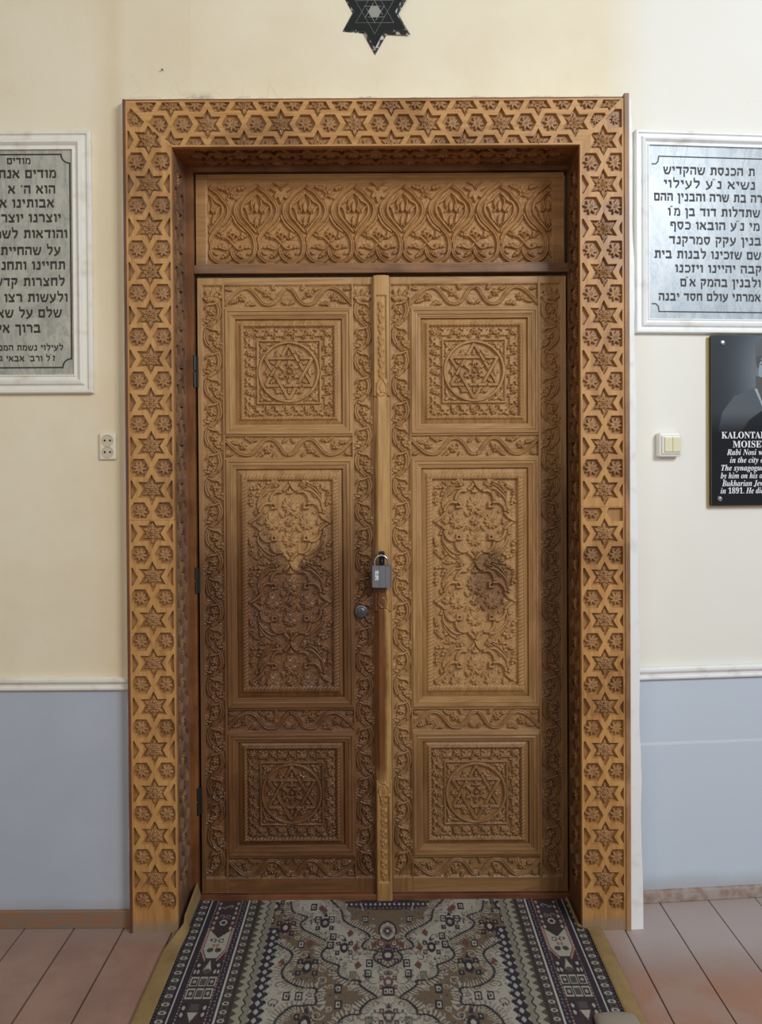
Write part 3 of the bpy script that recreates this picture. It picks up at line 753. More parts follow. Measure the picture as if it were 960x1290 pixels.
# ------------------------------------------------------------------ door frame
FY = -0.185; FS = 0.002515         # front plane of the frame and its metres per pixel
fx = lambda px, py=600: at_y(px, py, FY).x
xL, xLi, xRi, xR = fx(162), fx(219.5), fx(732), fx(787)
zT = at_y(480, 125, FY).z; zTi = at_y(480, 183.5, FY).z
fr = link('door_frame', None, None, (0, FY, 0)); tag(fr, 'wooden door frame carved all over with six-pointed stars and hexagon flowers', 'door frame')
a_ = 54.9 * FS                     # distance between neighbouring stars
R3 = math.sqrt(3)
def star_pts(x, z, R, rot=0): return [(x + (R if k % 2 == 0 else R * 0.56) * math.sin(k * PI / 6 + rot), z + (R if k % 2 == 0 else R * 0.56) * math.cos(k * PI / 6 + rot)) for k in range(12)]
def hex_pts(x, z, R, rot=0): return [(x + R * math.cos(k * PI / 3 + rot), z + R * math.sin(k * PI / 3 + rot)) for k in range(6)]
def clip(P, x0, x1, z0, z1):
    for (ax, lim, sg) in ((0, x0, 1), (0, x1, -1), (1, z0, 1), (1, z1, -1)):
        o = []
        for i in range(len(P)):
            A, B = P[i - 1], P[i]; da, db = sg * (A[ax] - lim), sg * (B[ax] - lim)
            if (da >= 0) != (db >= 0):
                t = da / (da - db); o.append((A[0] + (B[0] - A[0]) * t, A[1] + (B[1] - A[1]) * t))
            if db >= 0: o.append(B)
        P = o
        if not P: return []
    return P
def area2(P): return abs(sum(P[i - 1][0] * P[i][1] - P[i][0] * P[i - 1][1] for i in range(len(P)))) / 2
def clip_convex(P, poly, m):
    cx = sum(p[0] for p in poly) / len(poly); cz = sum(p[1] for p in poly) / len(poly)
    for i in range(len(poly)):
        A, B = poly[i - 1], poly[i]; nx_, nz_ = B[1] - A[1], A[0] - B[0]; L = math.hypot(nx_, nz_); nx_, nz_ = nx_ / L, nz_ / L
        if (cx - A[0]) * nx_ + (cz - A[1]) * nz_ < 0: nx_, nz_ = -nx_, -nz_
        o = []; f = lambda p: (p[0] - A[0]) * nx_ + (p[1] - A[1]) * nz_ - m
        for j in range(len(P)):
            p, q = P[j - 1], P[j]; a, b = f(p), f(q)
            if (a >= 0) != (b >= 0): t = a / (a - b); o.append((p[0] + (q[0] - p[0]) * t, p[1] + (q[1] - p[1]) * t))
            if b >= 0: o.append(q)
        P = o
        if len(P) < 3: return []
    return P
def lattice(cells, box, margin, a=a_, notch=None):
    """cells: list of ('star'|'hex', x, z). returns hole loops and the cells kept with how much of each shows"""
    x0, x1, z0, z1 = box[0] + margin[0], box[1] - margin[0], box[2] + margin[1], box[3] - margin[1]
    loops, keep = [], []
    for (k, x, z) in cells:
        P = star_pts(x, z, 0.362 * a) if k == 'star' else hex_pts(x, z, 0.246 * a)
        full = area2(P); C = clip(P, x0, x1, z0, z1)
        if notch and len(C) > 2:
            C0 = area2(C); C = clip_convex(C, notch, 0.0045)
            if k == 'star' and len(C) > 2 and area2(C) < 0.30 * full: continue
        if len(C) > 2 and area2(C) > 0.07 * full:
            fr_ = area2(C) / full; loops.append(C); gx = sum(p[0] for p in C) / len(C); gz = sum(p[1] for p in C) / len(C)
            cut_ = k == 'hex' and 0.4 < fr_ < 0.80 and z - z0 > 0.02 and z1 - z > 0.02
            keep.append((k, gx if cut_ else x, gz if cut_ else z, 0.9 + fr_ / 100 if cut_ else fr_))
    return loops, keep
def cells_for(x0, x1, z0, z1, cx, cz, a=a_, sx=1.0):
    out = []
    for i in range(-30, 31):
        for j in range(-60, 61):
            x = cx + i * a * R3 / 2 * sx; z = cz + (j + 0.5 * (i % 2)) * a
            if x < x0 - a or x > x1 + a or z < z0 - a or z > z1 + a: continue
            out.append(('star', x, z))
            for s in (1, -1): out.append(('hex', x + a / R3 * sx, z)) if s > 0 else out.append(('hex', x - a / R3 * sx, z))
    return out
def rosette(kind, clipz=None):
    R = (15.0 if kind == 'star' else 10.0)
    hf = HF(-R, -R, R, R, 0.6)
    if kind == 'star':
        for k in range(6): hf.petal(0, 0, -PI / 2 + k * PI / 3, 14.5, 5.6, 2.2, 0.7)
        for k in range(6): hf.petal(0, 0, k * PI / 3, 9.5, 4.6, 2.4)
        for k in range(6): hf.flower(5.6 * math.cos(k * PI / 3 + 0.5), 5.6 * math.sin(k * PI / 3 + 0.5), 2.4, 1, 2.9, 0, 0.7)
        hf.flower(0, 0, 3.6, 6, 3.5)
    else:
        for k in range(8): hf.petal(0, 0, k * PI / 4 + 0.2, 9.4, 3.7, 2.6, 0.5)
        hf.flower(0, 0, 2.6, 5, 2.9)
    if clipz: hf.H[(hf.ys > 1 if clipz > 0 else hf.ys < -1)] = 0
    m = hf.H > 0.05
    m[:-1] |= m[1:]; m[:, :-1] |= m[:, 1:]
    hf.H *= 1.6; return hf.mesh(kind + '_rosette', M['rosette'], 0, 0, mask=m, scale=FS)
ROS = {(k, c): rosette(k, c) for k in ('star', 'hex') for c in (None, 1, -1)}
def carved_board(name, box, cells, margin, parent, loc, rot, mat, thick=0.0125, extra=(), label=None, ros=True, a=a_, mats=None, notch=None):
    """board in local xz, surface at y=0, recesses thick deep, backed by a slab"""
    loops, keep = lattice(cells, box, margin, a, notch)
    x0, x1, z0, z1 = box
    outer = notch or [(x0, z0), (x1, z0), (x1, z1), (x0, z1)]
    pm = cdt_plate(name, outer, loops, thick)
    bk = mesh_from('t', [(x, y, z) for (x, z) in outer for y in (0.0, 0.007)],
                   [tuple(range(0, 2 * len(outer), 2)), tuple(range(1, 2 * len(outer), 2))[::-1]] + [(2 * i, 2 * i + 1, (2 * i + 3) % (2 * len(outer)), (2 * i + 2) % (2 * len(outer))) for i in range(len(outer))])
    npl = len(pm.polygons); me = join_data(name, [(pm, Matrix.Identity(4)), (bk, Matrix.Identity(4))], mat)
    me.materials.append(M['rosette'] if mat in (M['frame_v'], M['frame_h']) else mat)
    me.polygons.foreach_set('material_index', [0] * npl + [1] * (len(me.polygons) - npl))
    for p in me.polygons: p.use_smooth = False
    o = link(name, me, parent, loc, rot)
    if label: o['label'] = label
    if ros:
        for (k, x, z, f) in keep:
            c = None
            if f < 0.3: continue
            if f < 0.85 and x - x0 > 0.03 and x1 - x > 0.03:
                c = 1 if z - z0 < 0.02 else (-1 if z1 - z < 0.02 else None)
            elif f < 0.6: continue
            if c is None and f < 0.72: continue
            dx = 0
            if f < 0.97 and c is None:
                dx = 0.003 if x < (x0 + x1) / 2 else -0.003
            s = (a / a_) * random.uniform(0.93, 1.03) * (0.72 if 0.9 < f < 0.91 else 1)
            r = link('star_rosette' if k == 'star' else 'hexagon_rosette', ROS[(k, c)], o, (x + dx, 0, z), (0, 0 if c else random.choice((0, PI / 3, -PI / 3)) if k == 'star' else random.choice((0, PI / 4, PI / 2)), 0), (s, s, s))
    return o
YB = 0.0125
# jamb boards: the left one is pieced at pixel row 655, the right one at row 638
def zf(py, px=480): return at_y(px, py, FY).z
def jamb(x0, x1, cz, cxpx, joint, base_px, side):
    cx = fx(cxpx); zj = zf(joint, cxpx); zb = 0.0
    top = zT
    for (z0, z1, lo) in ((zb, zj - 0.0008, True), (zj, top, False)):
        # the mitre at the top corner
        cells = [c for c in cells_for(x0, x1, z0, z1, cx, cz) if z0 + 0.07 * lo < c[2] < z1 + 0.05]
        if lo:
            notch = None; box = (x0, x1, z0, z1); cells = [c for c in cells if c[2] > 0.072]
            lab = 'lower piece of the %s post, worn at the foot' % side
        else:
            h = z1 - zTi
            if side == 'left': notch = [(x0, z0), (x1, z0), (x1, zTi), (x0, z1)]
            else: notch = [(x0, z0), (x1, z0), (x1, z1), (x0, zTi)]
            box = (x0, x1, z0, z1); lab = 'upper piece of the %s post' % side
            def okc(c):
                x, z = c[1], c[2]; rr = 0.2 * a_
                d = (x - x0) / (x1 - x0) if side == 'left' else (x1 - x) / (x1 - x0)
                lim = z1 - d * (z1 - zTi)
                need = (0.36 if c[0] == 'star' else 0.25) * a_
                return z < lim
            cells = [c for c in cells if okc(c)]
        carved_board('post_board', box, cells, (0.0055, 0.003), fr, (0, YB, 0), (0, 0, 0), M['frame_v'], label=lab, notch=notch)
jamb(xL, xLi, zf(617, 191), 190.8, 655, 1183, 'left')
jamb(xRi, xR, zf(617.5, 762), 761.5, 638, 1172, 'right')
# header
hz = (zT + zTi) / 2 - 0.002
cells = []
hx = at_y(261, 153, FY).x; ax = 92.3 * FS / R3
for c in cells_for(xL, xR, zTi, zT, hx, hz, ax):
    x, z = c[1], c[2]
    lim0 = xL + (zT - z) / (zT - zTi) * (xLi - xL); lim1 = xR - (zT - z) / (zT - zTi) * (xR - xRi)
    need = 0.0
    if lim0 + need < x < lim1 - need: cells.append(c)
carved_board('header_board', (xL, xR, zTi, zT), cells, (0.0, 0.0055), fr, (0, YB, 0), (0, 0, 0), M['frame_h'], a=ax,
             notch=[(xL, zT), (xLi, zTi), (xRi, zTi), (xR, zT)])
# reveals: boards running back from the front to the rebate
yb = -0.012; R0 = 0.0200; dpt = yb - FY - R0
xb = 247.5
lat = dpt * 0.5
a2 = a_ * 0.92
def reveal(side):
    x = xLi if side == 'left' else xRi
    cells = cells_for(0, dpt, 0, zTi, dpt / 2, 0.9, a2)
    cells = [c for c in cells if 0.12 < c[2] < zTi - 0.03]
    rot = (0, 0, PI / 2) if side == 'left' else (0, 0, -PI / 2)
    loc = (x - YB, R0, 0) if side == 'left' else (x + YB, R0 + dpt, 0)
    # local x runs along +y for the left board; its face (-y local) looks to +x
    return carved_board('reveal_board', (0, dpt, 0, zTi), cells, (0.010, 0.006), fr, loc, rot, M['reveal'] if side == 'left' else M['reveal_shaded'], label='carved board lining the %s side of the doorway' % side, a=a2)
reveal('left'); reveal('right')
cs = [c for c in cells_for(0, xRi - xLi, 0, dpt, (xRi - xLi) / 2, dpt / 2, a2) if 0.05 < c[1] < xRi - xLi - 0.05]
carved_board('soffit_board', (0, xRi - xLi, 0, dpt), cs, (0.006, 0.010), fr, (xLi, R0 + dpt, zTi + YB), (PI / 2, 0, 0), M['soffit'], label='carved board lining the top of the doorway', a=a2)
# inner rebate frame, beam, transom, threshold
def part(name, mat, x0, x1, y0, y1, z0, z1, bev=0.0, label=None, parent=fr):
    o = link(name, box_data(x0, x1, y0 - FY, y1 - FY, z0, z1, bev, name, mat), parent)
    if label: o['label'] = label
    return o
ztr = vz(220)
part('rebate_post', M['rebate'], xLi - 0.01, ux(247.2), yb, 0.045, 0, zTi + 0.02, 0.001)
part('rebate_post', M['rebate'], ux(717.0), xRi + 0.01, yb, 0.045, 0, zTi + 0.02, 0.001)
part('rebate_head', M['beam'], ux(247.0), ux(717.5), yb, 0.045, vz(218), zTi + 0.02, 0.001)
tr = transom_hf().mesh('transom_panel', M['transom'], 480, 584, 10)
link('transom_panel', tr, fr, (0, 0.002 - FY, 1.493))
part('transom_beam', M['beam'], ux(247.0), ux(717.5), -0.011, 0.03, vz(345.5), vz(334.5), 0.0025)
part('threshold', M['threshold'], ux(247), ux(717), -0.012, 0.06, 0, vz(1128.2), 0.002)
# outer side planks, the right one standing proud of the header
part('side_plank', M['side_r'], xR + 0.0005, fx(793.5), FY - 0.004, -0.03, 0, zf(119.5), 0.002, 'side plank rising above the header')
part('side_plank', M['side'], fx(158.5), xL - 0.0005, FY - 0.002, -0.10, 0, zf(123), 0.002)
part('top_plank', M['side'], xL, xR, FY + 0.004, -0.06, zT + 0.0005, zT + 0.006, 0.001)
# ------------------------------------------------------------------ walls and floor
WL = -0.147; RP = Vector((0.80, -0.030, 0)); RA = math.atan(0.087); RN = (0.087, -1, 0); RE = Vector((math.cos(RA), math.sin(RA), 0))
def LW(px, py): return at_y(px, py, WL)
def RW(px, py):
    p = onplane(px, py, RP, RN); return ((p - RP).dot(RE), p.z)
pl_m = new_mat('painted_plaster', rough=0.62, spec=0.35); n = N(pl_m); X, Y, Z = n.pos()
c1 = n.noise(n.scaled(1, 1, 1), 2.2, 5, 0.6); c2 = n.noise(n.scaled(1, 1, 1), 30, 4, 0.6); c3 = n.noise(n.scaled(1, 1, 1), 7, 6, 0.65)
up = n.mix(n.ss(c1, 0.35, 0.7), srgb(235, 223, 196), srgb(228, 213, 182))
lo = n.mix(n.ss(c1, 0.35, 0.7), srgb(184, 189, 199), srgb(176, 182, 194))
yel = n.math('MULTIPLY', n.ss(n.math('ADD', n.math('ABSOLUTE', X), n.math('MULTIPLY', c3, 0.06)), 0.98, 0.84), n.ss(X, -0.80, -0.86))
up = n.mix(n.math('MULTIPLY', yel, 0.55), up, srgb(214, 190, 146)); lo = n.mix(n.math('MULTIPLY', yel, 0.35), lo, srgb(168, 166, 156))
right_lit = n.ss(X, 0.72, 0.95); up = n.mix(n.math('MULTIPLY', right_lit, 0.75), up, srgb(236, 236, 230)); lo = n.mix(n.math('MULTIPLY', right_lit, 0.8), lo, srgb(200, 211, 222))  # brighter cool light on the right painted in as whiter, bluer colour
bot = n.math('MULTIPLY', n.ss(n.math('ADD', Z, n.math('MULTIPLY', c3, 0.05)), 0.13, 0.07), 0.45); lo = n.mix(bot, lo, srgb(150, 146, 140))
ln = n.math('MULTIPLY', n.math('MULTIPLY', n.ss(n.math('ABSOLUTE', n.math('ADD', n.math('SUBTRACT', Z, 0.537), n.math('MULTIPLY', n.math('SUBTRACT', c3, 0.5), 0.006))), 0.0065, 0.003), n.ss(X, 0.79, 0.80)), 0.6)
lo = n.mix(ln, lo, srgb(222, 226, 230))
full = n.mix(n.ss(Z, 0.785, 0.787), lo, up)
# bare, dirty plaster where the frame was set in
zt_ = float(zT)
dirt = n.math('MULTIPLY', n.math('MULTIPLY', n.ss(n.math('ABSOLUTE', n.math('SUBTRACT', Z, zt_ + 0.02)), 0.035, 0.0), n.ss(n.math('ABSOLUTE', X), 0.84, 0.80)), n.ss(c3, 0.50, 0.70))
crack = n.math('MULTIPLY', n.ss(n.vor(n.scaled(1, 1, 1.3), 11, 'DISTANCE_TO_EDGE'), 0.012, 0.0), n.math('MULTIPLY', n.ss(n.math('ABSOLUTE', n.math('SUBTRACT', Z, zt_ + 0.05)), 0.10, 0.0), n.ss(c1, 0.48, 0.6)))
full = n.mix(n.math('MULTIPLY', dirt, 0.8), full, srgb(120, 108, 92)); full = n.mix(n.math('MULTIPLY', crack, 0.22), full, srgb(140, 128, 108))
n.col(full); n.bump(n.math('ADD', c3, n.math('MULTIPLY', c2, 0.3)), 0.35, 0.004)
white = new_mat('white_gloss_paint', srgb(238, 238, 236), 0.42); n = N(white); n.pos()
n.col(n.mix(n.ss(n.noise(n.scaled(1, 1, 1), 16, 4), 0.5, 0.8), srgb(238, 238, 236), srgb(214, 210, 202)))
whiteL = new_mat('cream_white_paint', srgb(232, 226, 212), 0.45); n = N(whiteL); n.pos()
n.col(n.mix(n.ss(n.noise(n.scaled(1, 1, 1), 16, 4), 0.5, 0.8), srgb(234, 229, 217), srgb(214, 204, 184)))
darkw = new_mat('dark_void', srgb(18, 14, 12), 0.9)

xo0 = fx(157.0); xo1 = fx(795.5)
def wy(x): return WL if x < -0.6 else (WL + (RP.y - WL) * (x + 0.6) / (RP.x + 0.6))
V, Fc = [], []
def quad(p): i = len(V); V.extend(p); Fc.append((i, i + 1, i + 2, i + 3))
def vstrip(xa, xb, z0, z1): quad([(xa, wy(xa), z0), (xb, wy(xb), z0), (xb, wy(xb), z1), (xa, wy(xa), z1)])
TOPZ = 3.3
vstrip(-2.6, xo0, -0.01, TOPZ); vstrip(xo0, -0.6, zT - 0.02, TOPZ); vstrip(-0.6, RP.x, zT - 0.02, TOPZ)
quad([(xo0, WL, -0.01), (xo0, 0.2, -0.01), (xo0, 0.2, TOPZ), (xo0, WL, TOPZ)])
quad([(-2.6, 0.3, -0.01), (RP.x, 0.3, -0.01), (RP.x, 0.3, TOPZ), (-2.6, 0.3, TOPZ)])  # unseen closing plane behind the doorway, added to stop light leaking through
wall_b = link('wall_back', mesh_from('wall_back', V, Fc, pl_m)); tag(wall_b, 'cream plaster wall with grey-blue dado around the door and on its left', 'wall', kind='structure')
V, Fc = [], []
def rp(t, z, o=0.0): p = RP + RE * t; return (p.x + 0.087 * o, p.y - o, z)
quad([rp(0, -0.01), rp(2.0, -0.01), rp(2.0, TOPZ), rp(0, TOPZ)]); quad([rp(0, -0.01), (RP.x, 0.3, -0.01), (RP.x, 0.3, TOPZ), rp(0, TOPZ)][::-1])
wall_r = link('wall_right', mesh_from('wall_right', V, Fc, pl_m)); tag(wall_r, 'plaster wall with blue dado right of the door, cool light painted in as whiter colour', 'wall', kind='structure')
# rough plaster edges hugging the frame
def edge_mesh(name, xa_t, xb_t, xa_b, xb_b, yf, yback, z0, z1, mat, nseg=60, jit=0.0012):
    V, Fc = [], []
    for i in range(nseg + 1):
        t = i / nseg; z = z0 + (z1 - z0) * t; xa = xa_b + (xa_t - xa_b) * t; xb = xb_b + (xb_t - xb_b) * t
        j = random.uniform(-jit, jit) + jit * 1.5 * math.sin(i * 0.7)
        V += [(xa, yf, z), (xb + j, yf + 0.003, z), (xb + j + 0.004, yback, z)]
    for i in range(nseg):
        a = 3 * i; Fc += [(a, a + 1, a + 4, a + 3), (a + 1, a + 2, a + 5, a + 4)]
    Fc.append((3 * nseg, 3 * nseg + 1, 3 * nseg + 2)); Fc.append((0, 2, 1))
    return mesh_from(name, V, Fc, mat)
x_ = fx(793.8)
link('plaster_edge', edge_mesh('plaster_edge', x_, fx(797.5), x_ - 0.001, fx(811, 1150), FY + 0.003, -0.02, 0, zf(124), white), wall_r)
eb = edge_mesh('plaster_edge', 0, -(fx(158.2) - fx(154.5)), 0, -(fx(158.2) - fx(156)), FY + 0.02, WL + 0.01, 0, zf(122), white)
link('plaster_edge', eb, wall_b, (fx(158.3), 0, 0))
V, Fc = [], []; nn = 110                                   # ragged top edge
for i in range(nn + 1):
    x = xL - 0.008 + (xR - xL + 0.012) * i / nn; j = random.uniform(-1, 1) * 0.003 + 0.003 * math.sin(i * 0.5)
    V += [(x, FY + 0.010, zT + 0.0062), (x, FY + 0.014, zT + 0.011 + j), (x, wy(x) + 0.002, zT + 0.030 + 2 * j)]
for i in range(nn): a = 3 * i; Fc += [(a, a + 3, a + 4, a + 1), (a + 1, a + 4, a + 5, a + 2)]
link('plaster_edge', mesh_from('plaster_edge', V, Fc, pl_m, True), wall_b)
nl = LW(205, 88); ob = link('nail', cyl_data('nail', 0.002, 0.012, 8, 'Y', metal), wall_b, (nl.x, wy(nl.x), nl.z), (0.3, 0, 0))
# dado rails
DP = [(0, 0), (0.010, 0.0), (0.013, 0.004), (0.013, 0.009), (0.009, 0.012), (0.009, 0.020), (0.015, 0.024), (0.019, 0.030), (0.019, 0.037), (0.006, 0.041), (0, 0.041)]
def prism(name, prof, x0, x1, mat):
    V = [(x, -o, z) for x in (x0, x1) for (o, z) in prof]; k = len(prof)
    Fc = [(i, i + 1, k + i + 1, k + i) for i in range(k - 1)] + [tuple(range(k))[::-1], tuple(range(k, 2 * k))]
    return mesh_from(name, V, Fc, mat)
zr = LW(80, 869).z
tag(link('trim_1', prism('trim_1', DP, -2.6, xo0 - 0.003, whiteL), None, (0, WL, zr)), 'white moulded dado rail left of the door', 'dado rail', kind='structure')
zr2 = RW(880, 853.5)[1]
tag(link('trim_2', prism('trim_2', DP, 0.0, 2.0, white), None, (RP.x + 0.012, RP.y, zr2), (0, 0, RA)), 'white moulded dado rail right of the door', 'dado rail', kind='structure')
bl = new_mat('worn_baseboard', srgb(150, 98, 66), 0.5); n = N(bl); n.pos()
n.col(n.mix(n.ss(n.noise(n.scaled(1.5, 1, 8), 9, 5), 0.4, 0.65), srgb(144, 106, 80), srgb(126, 112, 98)))
br = new_mat('cement_skirting', srgb(160, 146, 138), 0.8); n = N(br); n.pos()
cc = n.noise(n.scaled(1, 1, 1), 30, 5); n.col(n.mix(n.ss(cc, 0.35, 0.7), srgb(168, 156, 148), srgb(146, 116, 98))); n.bump(cc, 0.6, 0.004)
tag(link('baseboard_left', box_data(-2.6, xo0 - 0.003, WL - 0.012, WL + 0.01, 0, 0.056, 0.003, 'baseboard_left', bl)), 'worn orange-brown baseboard left of the door', 'baseboard', kind='structure')
tag(link('baseboard_right', box_data(0.012, 2.0, -0.014, 0.01, 0, 0.040, 0.005, 'baseboard_right', br), None, (RP.x, RP.y, 0), (0, 0, RA)), 'rough grey cement skirting right of the door', 'baseboard', kind='structure')
# floor boards, painted red-brown, worn and dusty
fl = new_mat('worn_painted_boards', rough=0.4); n = N(fl); X, Y, Z = n.pos()
a = n.noise(n.scaled(7, 1.2, 1), 3, 5, 0.62, 0.6); b = n.noise(n.scaled(1, 1, 1), 5, 6, 0.65); c = n.noise(n.scaled(40, 3, 1), 5, 4)
base = n.mix(n.ss(b, 0.35, 0.68), srgb(162, 126, 108), srgb(144, 110, 96))
oi = n.t.nodes.new('ShaderNodeObjectInfo')
base = n.mix(n.math('MULTIPLY', oi.outputs['Random'], 0.35), base, srgb(150, 126, 112))
org = n.math('MULTIPLY', n.math('MULTIPLY', n.ss(b, 0.40, 0.56), n.ss(X, 0.66, 0.72)), n.ss(n.math('ADD', Y, n.math('MULTIPLY', b, 0.25)), -0.22, -0.34))
base = n.mix(n.math('MULTIPLY', org, 0.6), base, srgb(164, 112, 76))
dst = n.math('MULTIPLY', n.math('MULTIPLY', n.ss(X, 0.6, 0.8), n.ss(n.math('ADD', Y, n.math('MULTIPLY', b, 0.3)), -0.30, -0.05)), 0.75)
base = n.mix(dst, base, srgb(176, 164, 160))
dsl = n.math('MULTIPLY', n.math('MULTIPLY', n.ss(X, -0.6, -0.75), n.ss(n.math('ADD', Y, n.math('MULTIPLY', b, 0.2)), -0.17, -0.04)), 0.6)
base = n.mix(dsl, base, srgb(150, 138, 130))
scr = n.ss(n.noise(n.scaled(3, 14, 1), 6, 6, 0.7, 2.0), 0.66, 0.74); base = n.mix(n.math('MULTIPLY', scr, 0.45), base, srgb(196, 184, 176))
n.col(base); n.rough(n.math('ADD', 0.32, n.math('MULTIPLY', b, 0.3))); n.bump(n.math('ADD', c, b), 0.25, 0.002)
gap = new_mat('dusty_gap', srgb(92, 78, 70), 0.9)
floor = link('floor', box_data(-2.6, 2.8, -4.5, 0.6, -0.05, -0.006, name='floor', mat=gap)); tag(floor, 'old painted board floor, dusty and worn to orange patches', 'floor', kind='structure')
xs = [-0.677 - 0.1605 * k for k in range(12)][::-1] + [-0.677 + 0.16 * k for k in range(1, 9)] + [0.770, 0.935, 1.105, 1.27, 1.43, 1.6, 1.77, 1.94, 2.1, 2.27, 2.44, 2.6, 2.76]
for i in range(len(xs) - 1):
    w = xs[i + 1] - xs[i]; g = random.uniform(0.0012, 0.0028)
    y1 = 0.02
    link('plank', box_data(g, w - g, -4.5, 0.24, -0.02, 0, 0.002, 'plank', fl), floor, (xs[i], 0, 0))
# edge pieces in front of the doorway
# ------------------------------------------------------------------ painter for woven and printed colour
class CG:
    def __init__(s, xs, ys, col):
        s.xs = np.asarray(xs, np.float32); s.ys = np.asarray(ys, np.float32)
        s.C = np.empty((len(ys), len(xs), 3), np.float32); s.C[:] = srgb(*col)
        s.h = np.zeros((len(ys), len(xs)), np.float32)
    def win(s, x0, y0, x1, y1):
        i0, i1 = np.searchsorted(s.xs, (x0, x1)); j0, j1 = np.searchsorted(s.ys, (y0, y1))
        if i1 <= i0 or j1 <= j0: return None
        return slice(j0, j1), slice(i0, i1), s.xs[i0:i1][None, :], s.ys[j0:j1][:, None]
    def rect(s, x0, y0, x1, y1, c, al=1):
        w = s.win(x0, y0, x1, y1)
        if w: s.C[w[0], w[1]] = s.C[w[0], w[1]] * (1 - al) + np.array(srgb(*c)) * al
    def mask(s, w, m, c, al=1):
        sub = s.C[w[0], w[1]]; sub[m] = sub[m] * (1 - al) + np.array(srgb(*c), np.float32) * al
    def poly(s, pts, c, al=1):
        P = np.asarray(pts, np.float32); w = s.win(P[:, 0].min(), P[:, 1].min(), P[:, 0].max(), P[:, 1].max())
        if not w: return
        X = w[2] + 0 * w[3]; Y = w[3] + 0 * w[2]; ins = np.zeros(X.shape, bool)
        for k in range(len(P)):
            a, b = P[k], P[(k + 1) % len(P)]
            if abs(b[1] - a[1]) > 1e-9: ins ^= ((a[1] > Y) != (b[1] > Y)) & (X < (b[0] - a[0]) * (Y - a[1]) / (b[1] - a[1]) + a[0])
        s.mask(w, ins, c, al)
    def dist(s, pts, pad):
        P = np.asarray(pts, np.float32); w = s.win(P[:, 0].min() - pad, P[:, 1].min() - pad, P[:, 0].max() + pad, P[:, 1].max() + pad)
        if not w: return None
        X = w[2] + 0 * w[3]; Y = w[3] + 0 * w[2]; D = np.full(X.shape, 99, np.float32); A = np.zeros(X.shape, np.float32); SG = np.ones(X.shape, np.float32); L = 0
        for k in range(len(P) - 1):
            a, b = P[k], P[k + 1]; d = b - a; l2 = max(float(d @ d), 1e-12)
            t = np.clip(((X - a[0]) * d[0] + (Y - a[1]) * d[1]) / l2, 0, 1); dd = np.hypot(X - a[0] - t * d[0], Y - a[1] - t * d[1])
            m = dd < D; D[m] = dd[m]; A[m] = (L + t * math.sqrt(l2))[m]; SG[m] = np.sign((X - a[0]) * d[1] - (Y - a[1]) * d[0])[m]; L += math.sqrt(l2)
        return w, D, A, SG
    def stroke(s, pts, wd, c, al=1):
        r = s.dist(pts, wd)
        if r: s.mask(r[0], r[1] < wd / 2, c, al)
    def ell(s, x, y, rx, ry, c, al=1, ring=0):
        w = s.win(x - rx, y - ry, x + rx, y + ry)
        if not w: return
        q = np.hypot((w[2] - x) / rx, (w[3] - y) / ry); s.mask(w, (q < 1) & (q > ring), c, al)
    def curl(s, x, y, r, a0, turns, wd, c, sg=1):
        n_ = int(14 * turns) + 4
        s.stroke([(x + r * (1 - .75 * t) * math.cos(a0 + sg * turns * 2 * PI * t), y + r * (1 - .75 * t) * math.sin(a0 + sg * turns * 2 * PI * t)) for t in np.linspace(0, 1, n_)], wd, c)
def vcol_mat(name, rough, fine=0.0, spec=0.3):
    m = new_mat(name, rough=rough, spec=spec); n = N(m); n.pos()
    at = n.t.nodes.new('ShaderNodeAttribute'); at.attribute_name = 'dye'
    if fine:
        f = n.noise(n.scaled(1, 1, 1), 420, 2); n.col(n.mix(n.math('MULTIPLY', n.ss(f, 0.3, 0.7), fine), at.outputs['Color'], (0.02, 0.018, 0.02), 'MIX'))
        n.bump(f, 0.5, 0.002)
    else: n.col(at.outputs['Color'])
    return m
def set_dye(m, C):
    at = m.color_attributes.new('dye', 'FLOAT_COLOR', 'POINT'); A = np.ones((len(m.vertices), 4), np.float32); A[:len(C), :3] = C; at.data.foreach_set('color', A.ravel())

# ------------------------------------------------------------------ rug
RX = 0.012
def rc(px, py):
    p = onplane(px, py, (0, 0, 0.006), (0, 0, 1)); return (p.x - RX, -p.y)
K6 = lambda L: [rc(480 + x / 6, 1130 + y / 6) for x, y in L]
a_s = np.arange(0, 0.6381, 0.0019); bs = np.concatenate([np.arange(0.004, 0.70, 0.0034), np.arange(0.71, 1.30, 0.012)])
g = CG(a_s, bs, (196, 190, 172))
NV, CR, BR, TA, BU, OL = (58, 53, 62), (196, 189, 172), (130, 110, 88), (160, 150, 132), (122, 80, 72), (128, 124, 104)
C1 = K6([(470, 20), (395, 100), (380, 170), (300, 225), (210, 270), (190, 310), (235, 350), (235, 390), (130, 410), (155, 440), (150, 480), (80, 520), (36, 545)])
C2 = K6([(775, 30), (760, 100), (700, 125), (650, 145), (700, 185), (690, 230), (600, 280), (510, 330), (500, 360), (550, 420), (540, 465), (480, 495), (425, 515), (435, 560), (410, 600), (340, 625), (268, 630), (270, 660), (220, 700), (145, 755), (200, 780), (265, 840), (280, 885), (350, 885), (420, 920), (450, 960), (500, 1010), (600, 1040)])
C3 = K6([(1110, 100), (1085, 180), (1020, 260), (950, 295), (860, 360), (790, 400), (780, 450), (850, 540), (850, 600), (790, 650), (700, 680), (600, 690), (610, 740), (610, 805), (700, 815), (780, 820), (850, 860), (910, 920), (940, 980), (1000, 1020)])
C1 = cat(C1, 4); C2 = cat(C2, 4); C3 = cat(C3, 4)
g.rect(0, 0, 0.335, 0.8, CR)
g.poly(C2 + C3[::-1], BR); g.poly(C1 + [(0, C1[-1][1]), (0, 0), (C1[0][0], 0)], BR)
g.rect(0, 0.0, 0.34, 0.0, BR)
